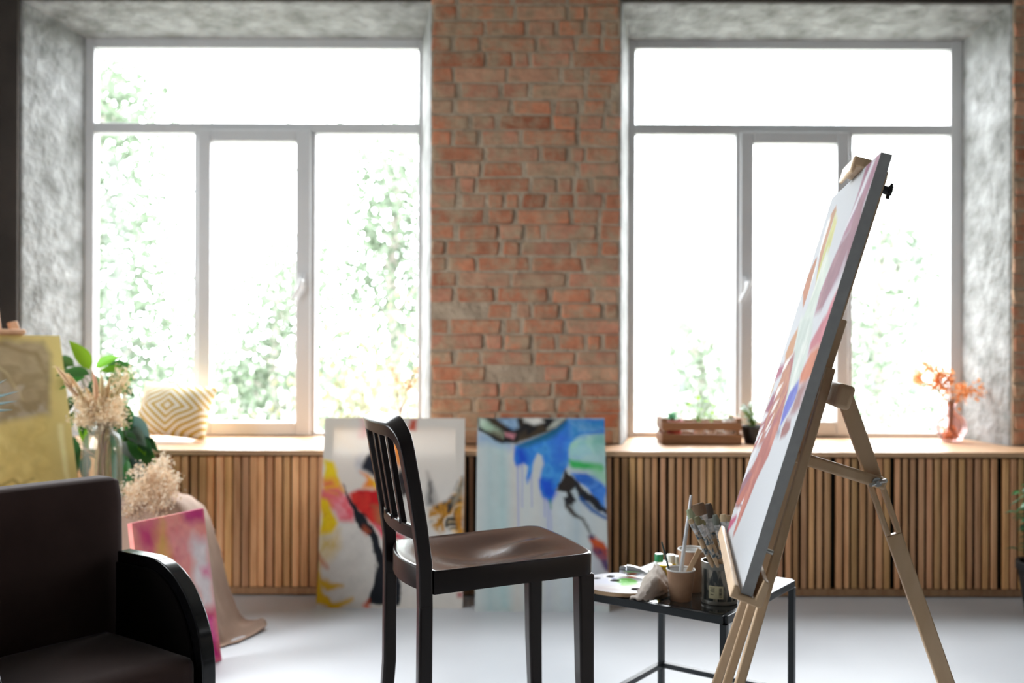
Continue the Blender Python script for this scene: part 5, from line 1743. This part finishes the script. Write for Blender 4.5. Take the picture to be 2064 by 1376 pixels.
for tx_, ty_, dd, lpx, dr, c_, wf in targets:
    b_ = P(tx_, ty_, dd)
    L_ = lpx * dd / FPX * (1.5 if ty_ < 830 else 1.22)
    d = Vector((dr[0], rg.uniform(-.5, .1), -dr[1])).normalized()
    upv = Vector((rg.gauss(0, .3), -.75, .65))
    cc = tuple(x * rg.uniform(.8, 1.2) for x in c_)
    lf.leaf(b_, d, upv, L_, L_ * wf * .95, droop=.35, seg=6, fold=.3, col=cc)
    m_ = crown.lerp(b_, .5) + Vector((rg.gauss(0, .02), rg.gauss(0, .02), .06))
    stm.tube([crown + Vector((rg.gauss(0, .02), rg.gauss(0, .02), 0)), m_, b_], [.004, .0035, .002], 6, col=(.06, .16, .03))
obj('leaves', lf, M['vcol_leaf'], plant, smooth=60)['kind'] = 'stuff'
obj('stems', stm, M['vcol_leaf'], plant)['kind'] = 'stuff'


def bushy(name, label, x, y, z0, r, h_, pots, n, L_, w, col, seed, pmat, droop=.5, spiky=False, extra=()):
    root = thing(name, label, 'plant', (x, y, z0)); pot(root, x, y, z0, *pots, M[pmat])
    zt = z0 + pots[2] * .9
    lf, stm = MB(), MB(); rg = random.Random(seed)
    for k in range(n):
        g = rg.uniform(0, 6.28); el = rg.uniform(.1, 1.3) if not spiky else rg.uniform(-.1, 1.4)
        if spiky:
            d = Vector((math.cos(g) * math.cos(el), math.sin(g) * math.cos(el), math.sin(el)))
            b_ = Vector((x, y, zt + h_ * rg.uniform(.75, 1)))
            lf.leaf(b_, d, Vector((0, 0, 1)) if abs(d.z) < .9 else Vector((1, 0, 0)), L_ * rg.uniform(.8, 1.1), w, droop=droop, seg=6, fold=.4, pointy=1.2, col=tuple(q * rg.uniform(.8, 1.2) for q in col))
        else:
            rr = r * rg.uniform(.3, 1)
            b_ = Vector((x + math.cos(g) * rr * .8, y + math.sin(g) * rr * .8, zt + h_ * rg.uniform(.15, 1)))
            d = Vector((math.cos(g), math.sin(g), rg.uniform(-.3, .6)))
            lf.leaf(b_, d, Vector((0, 0, 1)), L_ * rg.uniform(.7, 1.1), w, droop=droop, seg=5, fold=.25, col=tuple(q * rg.uniform(.75, 1.25) for q in col))
            stm.tube([Vector((x, y, zt - .01)), Vector((x, y, zt)).lerp(b_, .5) + Vector((0, 0, .03)), b_], [.003, .0025, .0015], 5, col=(.08, .16, .04))
    if spiky:
        stm.tube([Vector((x, y, zt - .02)), Vector((x + .01, y, zt + h_))], [.012, .009], 8, col=(.25, .2, .13))
        for (tx_, ty_, dd) in extra:
            t_ = P(tx_, ty_, dd); b_ = Vector((x, y, zt + h_ * .95)); L2 = (t_ - b_).length
            lf.leaf(b_, t_ - b_ + Vector((0, 0, L2 * .06)), Vector((0, -.8, .6)), L2 * 1.06, w * 1.25, droop=.07, seg=6, fold=.4, pointy=1.2, col=col)
    obj('leaves', lf, M['vcol_leaf'], root, smooth=60)['kind'] = 'stuff'
    obj('stems', stm, M['vcol_leaf'], root)['kind'] = 'stuff'
    return root


bushy('potted_plant', 'spiky blue-green plant whose leaf tips reach in at the left edge', -1.96, 3.40, 0, .2, .70, (.10, .13, .24), 20, .20, .022, (.05, .10, .10), 41, 'pot_white', .45, True,
      extra=((29, 790, 3.40), (25, 809, 3.38), (17, 826, 3.36), (5, 768, 3.42)))
bushy('potted_plant', 'small-leaved green plant at the right edge in front of the slatted cover', 2.245, 4.15, 0, .165, .36, (.09, .12, .24), 120, .062, .034, (.05, .15, .06), 43, 'pot_dark', .5)

# ------------------------------------------------------------------ cushion on the left window board
def cushion_mat():
    m, N, L, b = new_mat('patterned_cushion')
    t = N.new('ShaderNodeTexCoord')
    sp = N.new('ShaderNodeSeparateXYZ'); L.new(t.outputs['UV'], sp.inputs[0])

    def math_(op, a_, b_=None):
        n_ = N.new('ShaderNodeMath'); n_.operation = op
        for i, q in enumerate((a_, b_)):
            if q is None: continue
            if isinstance(q, (int, float)): n_.inputs[i].default_value = q
            else: L.new(q, n_.inputs[i])
        return n_.outputs[0]
    # nested chevrons
    u2 = math_('ABSOLUTE', math_('SUBTRACT', math_('FRACT', math_('MULTIPLY', sp.outputs['X'], 1.0)), .5))
    v2 = math_('ABSOLUTE', math_('SUBTRACT', math_('FRACT', math_('MULTIPLY', sp.outputs['Y'], 1.0)), .5))
    st = math_('FRACT', math_('MULTIPLY', math_('ADD', u2, v2), 8.5))
    k = math_('GREATER_THAN', st, .52)
    mx = N.new('ShaderNodeMix'); mx.data_type = 'RGBA'
    L.new(k, mx.inputs['Factor']); mx.inputs['A'].default_value = (.86, .82, .74, 1); mx.inputs['B'].default_value = (.62, .42, .10, 1)
    L.new(mx.outputs['Result'], b.inputs['Base Color']); b.inputs['Roughness'].default_value = .9
    return m


def cushion(name, label, c, ux, uz, w, h_, t, mat, group=None):
    ux, uz = Vector(ux).normalized(), Vector(uz).normalized(); un = ux.cross(uz).normalized()
    me = bpy.data.meshes.new(name); n = 22; vs_, fs, uv = [], [], []
    for side in (1, -1):
        for j in range(n + 1):
            for i in range(n + 1):
                a_, b_ = i / n * 2 - 1, j / n * 2 - 1
                th = ((1 - abs(a_) ** 2.6) * (1 - abs(b_) ** 2.6)) ** .55
                pin = 1 - .07 * (1 - a_ * a_) * b_ * b_ , 1 - .07 * (1 - b_ * b_) * a_ * a_
                wr = 0.05 * t * math.sin(9 * a_ + 3 * b_) * th
                vs_.append(Vector(c) + ux * (a_ * w / 2 * pin[1]) + uz * (b_ * h_ / 2 * pin[0]) + un * (side * (t / 2 * th + .002) + wr))
    m_ = (n + 1) ** 2
    for s in range(2):
        for j in range(n):
            for i in range(n):
                q = [s * m_ + j * (n + 1) + i, s * m_ + j * (n + 1) + i + 1, s * m_ + (j + 1) * (n + 1) + i + 1, s * m_ + (j + 1) * (n + 1) + i]
                fs.append(tuple(q if s == 0 else q[::-1]))
    rim = [i for i in range(n + 1)] + [j * (n + 1) + n for j in range(1, n + 1)] + [n * (n + 1) + i for i in range(n - 1, -1, -1)] + [j * (n + 1) for j in range(n - 1, 0, -1)]
    for k in range(len(rim)):
        a_, b_ = rim[k], rim[(k + 1) % len(rim)]
        fs.append((a_, a_ + m_, b_ + m_, b_))
    base = min(v.z for v in vs_)
    loc = Vector((c[0], c[1], base))
    me.from_pydata([tuple(v - loc) for v in vs_], [], fs); me.update()
    ul = me.uv_layers.new(name='UV')
    for lp in me.loops:
        k = lp.vertex_index % m_
        ul.data[lp.index].uv = ((k % (n + 1)) / n, (k // (n + 1)) / n)
    me.materials.append(mat); me.polygons.foreach_set('use_smooth', [True] * len(me.polygons))
    o = bpy.data.objects.new(name, me); o.location = loc; COL.objects.link(o)
    return tag(o, label, 'cushion', group)


M['cushion'] = cushion_mat()
cc = P(352, 826, 4.93)
cushion('cushion', 'white cushion with yellow geometric pattern leaning against the left window', (cc.x, cc.y, SILL_Z + .145), (.95, -.18, -.06), (.10, .40, .88), .395, .285, .16, M['cushion'])

# ------------------------------------------------------------------ dried sprig in a slim vase behind the warm painting
sx_, sy_ = -.553, 4.92
sv = thing('bud_vase', 'slim vase on the window board behind the leaning warm-coloured canvas', 'vase', (sx_, sy_, SILL_Z))
mb = MB(); mb.lathe([(0, 0), (.024, 0), (.027, .04), (.018, .09), (.011, .115), (.013, .125), (.009, .125), (.009, .02), (0, .02)], 24, Matrix.Translation((sx_, sy_, SILL_Z))); obj('body', mb, M['pot_white'], sv)
sp_ = thing('dried_sprig', 'dried orange sprig standing in front of the pane beside the brick pier', 'dried flowers', (sx_, sy_, SILL_Z + .02))
st_, pt = MB(), MB(); rg = random.Random(5)
for tx_, ty_ in ((842, 742), (833, 748), (822, 755), (790, 738), (798, 750), (812, 770), (826, 775), (838, 765)):
    tip = P(tx_, ty_, sy_ + rg.uniform(-.03, .03)); b_ = Vector((sx_, sy_, SILL_Z + .022)); nk = Vector((sx_, sy_, SILL_Z + .125))
    m_ = nk.lerp(tip, .6) + Vector((0, 0, .02))
    st_.tube([b_, nk, m_, tip], [.0016, .0016, .0013, .0008], 5, col=(.46, .25, .11))
    for q in range(12):
        s = m_.lerp(tip, rg.uniform(.2, 1.05)); d = Vector((rg.gauss(0, 1), rg.gauss(0, 1), rg.gauss(.6, .8)))
        pt.leaf(s, d, Vector((0, -1, .2)), .016, .007, seg=3, col=(.66, .36, .16))
obj('stems', st_, M['vcol_dry'], sp_)['kind'] = 'stuff'
obj('petals', pt, M['vcol_dry'], sp_, smooth=0)['kind'] = 'stuff'

# ------------------------------------------------------------------ crate of seedlings on the right window board
CX0, CX1, CY0, CY1 = .722, 1.108, 4.785, 4.985
M['crate'] = surf('brown_crate_wood', (.22, .105, .05), (.30, .15, .075), scale=8, stretch=(.6, 8, 8), rough=.6, bump=.06)
crate = thing('wooden_crate', 'small brown wooden crate of seedlings on the right window board', 'crate', ((CX0 + CX1) / 2, (CY0 + CY1) / 2, SILL_Z))
for z0, z1 in ((.004, .050), (.068, .108)):
    for y0, y1, nm in ((CY0, CY0 + .009, 'slat'), (CY1 - .009, CY1, 'slat')):
        mb = MB(); mb.box(CX0 + .001, CX1 - .001, y0, y1, SILL_Z + z0, SILL_Z + z1); obj(nm, mb, M['crate'], crate, bevel=.002)
    for x0, x1 in ((CX0, CX0 + .009), (CX1 - .009, CX1)):
        mb = MB(); mb.box(x0, x1, CY0 + .010, CY1 - .010, SILL_Z + z0, SILL_Z + z1 + (.02 if z0 > .05 else 0)); obj('slat', mb, M['crate'], crate, bevel=.002)
for x in (CX0 + .018, CX1 - .018):
    for y in (CY0 + .018, CY1 - .018):
        mb = MB(); mb.box(x - .009, x + .009, y - .009, y + .009, SILL_Z + .001, SILL_Z + .128); obj('corner_post', mb, M['crate'], crate, bevel=.002)
mb = MB(); mb.box(CX0 + .009, CX1 - .009, CY0 + .009, CY1 - .009, SILL_Z + .002, SILL_Z + .010); obj('bottom', mb, M['crate'], crate)
M['red_pot'] = surf('red_plastic_pot', (.42, .07, .06), rough=.45)


def seedling(name, label, x, y, z, r, h_, pmat, leaves, cat='plant', group=None):
    root = thing(name, label, cat, (x, y, z), group); pot(root, x, y, z, r * .75, r, h_, M[pmat])
    lf, stm = MB(), MB(); zt = z + h_ * .9
    for tip, L_, w, d, col in leaves:
        tip = Vector(tip)
        stm.tube([Vector((x, y, zt - .003)), Vector((x, y, zt)).lerp(tip, .6) + Vector((0, 0, .01)), tip], [.0018, .0016, .001], 5, col=(.25, .40, .10))
        lf.leaf(tip, d, Vector((0, -.6, .8)), L_, w, droop=.3, seg=4, fold=.2, col=col)
    obj('leaves', lf, M['vcol_leaf'], root, smooth=60)['kind'] = 'stuff'; obj('stems', stm, M['vcol_leaf'], root)['kind'] = 'stuff'


rg = random.Random(9); zc = SILL_Z + .011
ys = 4.87
sc = P(1355, 840, ys)
L1_ = []
for k in range(26):
    g = rg.uniform(0, 6.28); el = rg.uniform(.15, 1.4)
    d = Vector((math.cos(g) * math.cos(el), math.sin(g) * math.cos(el) * .8, math.sin(el)))
    L1_.append(((sc.x, ys, zc + .098), .05, .014, d, (.10 * rg.uniform(.8, 1.3), .26, .14)))
seedling('succulent', 'rosette succulent in a red pot at the left end of the crate', sc.x, ys, zc, .05, .106, 'red_pot', L1_)
bright = (.30, .55, .06)
sc = P(1408, 842, ys)
seedling('seedling', 'taller bright green seedling in the middle of the crate', sc.x, ys, zc, .027, .085, 'cup_white',
         [(P(1395, 814, ys), .03, .022, Vector((-1, -.2, 0)), bright), (P(1406, 806, ys), .024, .016, Vector((.3, 0, 1)), bright), (P(1418, 808, ys), .028, .014, Vector((1, 0, .1)), bright),
          (P(1432, 812, ys), .042, .013, Vector((.9, 0, -.6)), (.25, .50, .06)), (P(1410, 826, ys), .02, .01, Vector((.8, 0, .5)), bright), (P(1404, 832, ys), .02, .01, Vector((-.8, 0, .4)), bright)])
sc = P(1432, 846, ys)
seedling('seedling', 'short sprouting seedling right of the taller one in the crate', sc.x + .006, ys + .01, zc, .024, .088, 'cup_white',
         [(P(1426, 838, ys), .02, .01, Vector((-.6, 0, .8)), bright), (P(1434, 836, ys), .022, .012, Vector((.3, 0, .9)), bright), (P(1440, 840, ys), .018, .01, Vector((.9, 0, .3)), bright)])
sc = P(1473, 846, ys)
seedling('seedling', 'little pot at the right end of the crate', sc.x, ys, zc, .036, .108, 'pot_white',
         [(P(1468, 838, ys), .012, .008, Vector((-.5, 0, .8)), (.2, .3, .1)), (P(1476, 838, ys), .012, .008, Vector((.5, 0, .8)), (.2, .3, .1))])
sc = P(1520, 860, 4.87)
L2 = []
for k in range(34):
    t_ = P(rg.uniform(1490, 1528), rg.uniform(812, 852), 4.87 + rg.uniform(-.04, .04))
    L2.append((t_, .022, .018, Vector((rg.gauss(0, 1), rg.gauss(-.5, .5), rg.gauss(.2, .5))), (.34, .40, .34)))
seedling('potted_plant', 'silvery little plant in a black pot between the crate and the tilted canvas', sc.x, 4.87, SILL_Z, .062, .086, 'pot_dark', L2)

# ------------------------------------------------------------------ pink vase with orange dried flowers
M['pink_glass'] = glass('pink_glass', (1.0, .82, .81), .8, 1.45, .05, (.9, .45, .45))
vc = P(1917, 888, 4.97); vx2, vy2 = vc.x, 4.97
pv = thing('round_vase', 'round pink glass vase at the right end of the window board', 'vase', (vx2, vy2, SILL_Z))
prof = [(0, .004), (.040, .002), (.052, .010)] + [(.075 * math.sin(g), .076 - .074 * math.cos(g)) for g in [math.radians(q) for q in range(50, 160, 8)]] + [(.021, .155), (.019, .175), (.026, .196)]
mb = MB(); mb.lathe(prof, 40, Matrix.Translation((vx2, vy2, SILL_Z))); obj('body', mb, M['pink_glass'], pv, smooth=80)
of_ = thing('dried_flower_bouquet', 'orange dried flowers standing in the round pink vase', 'dried flowers', (vx2, vy2, SILL_Z + .012))
st_, pt = MB(), MB(); rg = random.Random(15)
ORG = ((.72, .30, .10), (.66, .24, .08), (.78, .40, .18))
clusters = [(1868, 738, 12), (1878, 740, 12), (1852, 757, 14), (1860, 770, 14), (1850, 765, 8), (1876, 784, 8), (1900, 755, 26), (1888, 765, 20), (1895, 775, 20), (1912, 770, 18), (1918, 758, 10), (1905, 787, 14), (1922, 785, 8),
            (1940, 780, 12), (1952, 785, 16), (1945, 795, 16), (1975, 782, 8), (1974, 797, 12), (1930, 803, 8), (1908, 810, 8)]
nk = Vector((vx2, vy2, SILL_Z + .18))
for x, y, n_ in clusters:
    tip = P(x, y, vy2 + rg.uniform(-.05, .03)); b_ = Vector((vx2 + rg.uniform(-.02, .02), vy2 + rg.uniform(-.02, .02), SILL_Z + .014))
    m_ = nk.lerp(tip, .55) + Vector((0, 0, .03))
    st_.tube([b_, nk + Vector((rg.uniform(-.009, .009), rg.uniform(-.009, .009), 0)), m_, tip], [.0017, .0017, .0014, .001], 5, col=(.40, .24, .12))
    for q in range(int(n_ * 1.6)):
        s = tip + Vector((rg.gauss(0, .013), rg.gauss(0, .013), rg.gauss(0, .012)))
        d = Vector((rg.gauss(0, 1), rg.gauss(0, 1), rg.gauss(0, 1)))
        pt.leaf(s, d, Vector((rg.gauss(0, 1), rg.gauss(0, 1), 1)), .020, .017, seg=3, fold=.5, col=rg.choice(ORG))
for q in range(70):
    g, r_, z = rg.uniform(0, 6.28), rg.uniform(0, .045), rg.uniform(.02, .075)
    pt.leaf(Vector((vx2 + math.cos(g) * r_, vy2 + math.sin(g) * r_, SILL_Z + z)), Vector((rg.gauss(0, 1), rg.gauss(0, 1), rg.gauss(0, 1))), Vector((0, 0, 1)), .020, .016, seg=3, fold=.5, col=rg.choice(ORG))
obj('stems', st_, M['vcol_dry'], of_)['kind'] = 'stuff'
obj('petals', pt, M['vcol_dry'], of_, smooth=0)['kind'] = 'stuff'
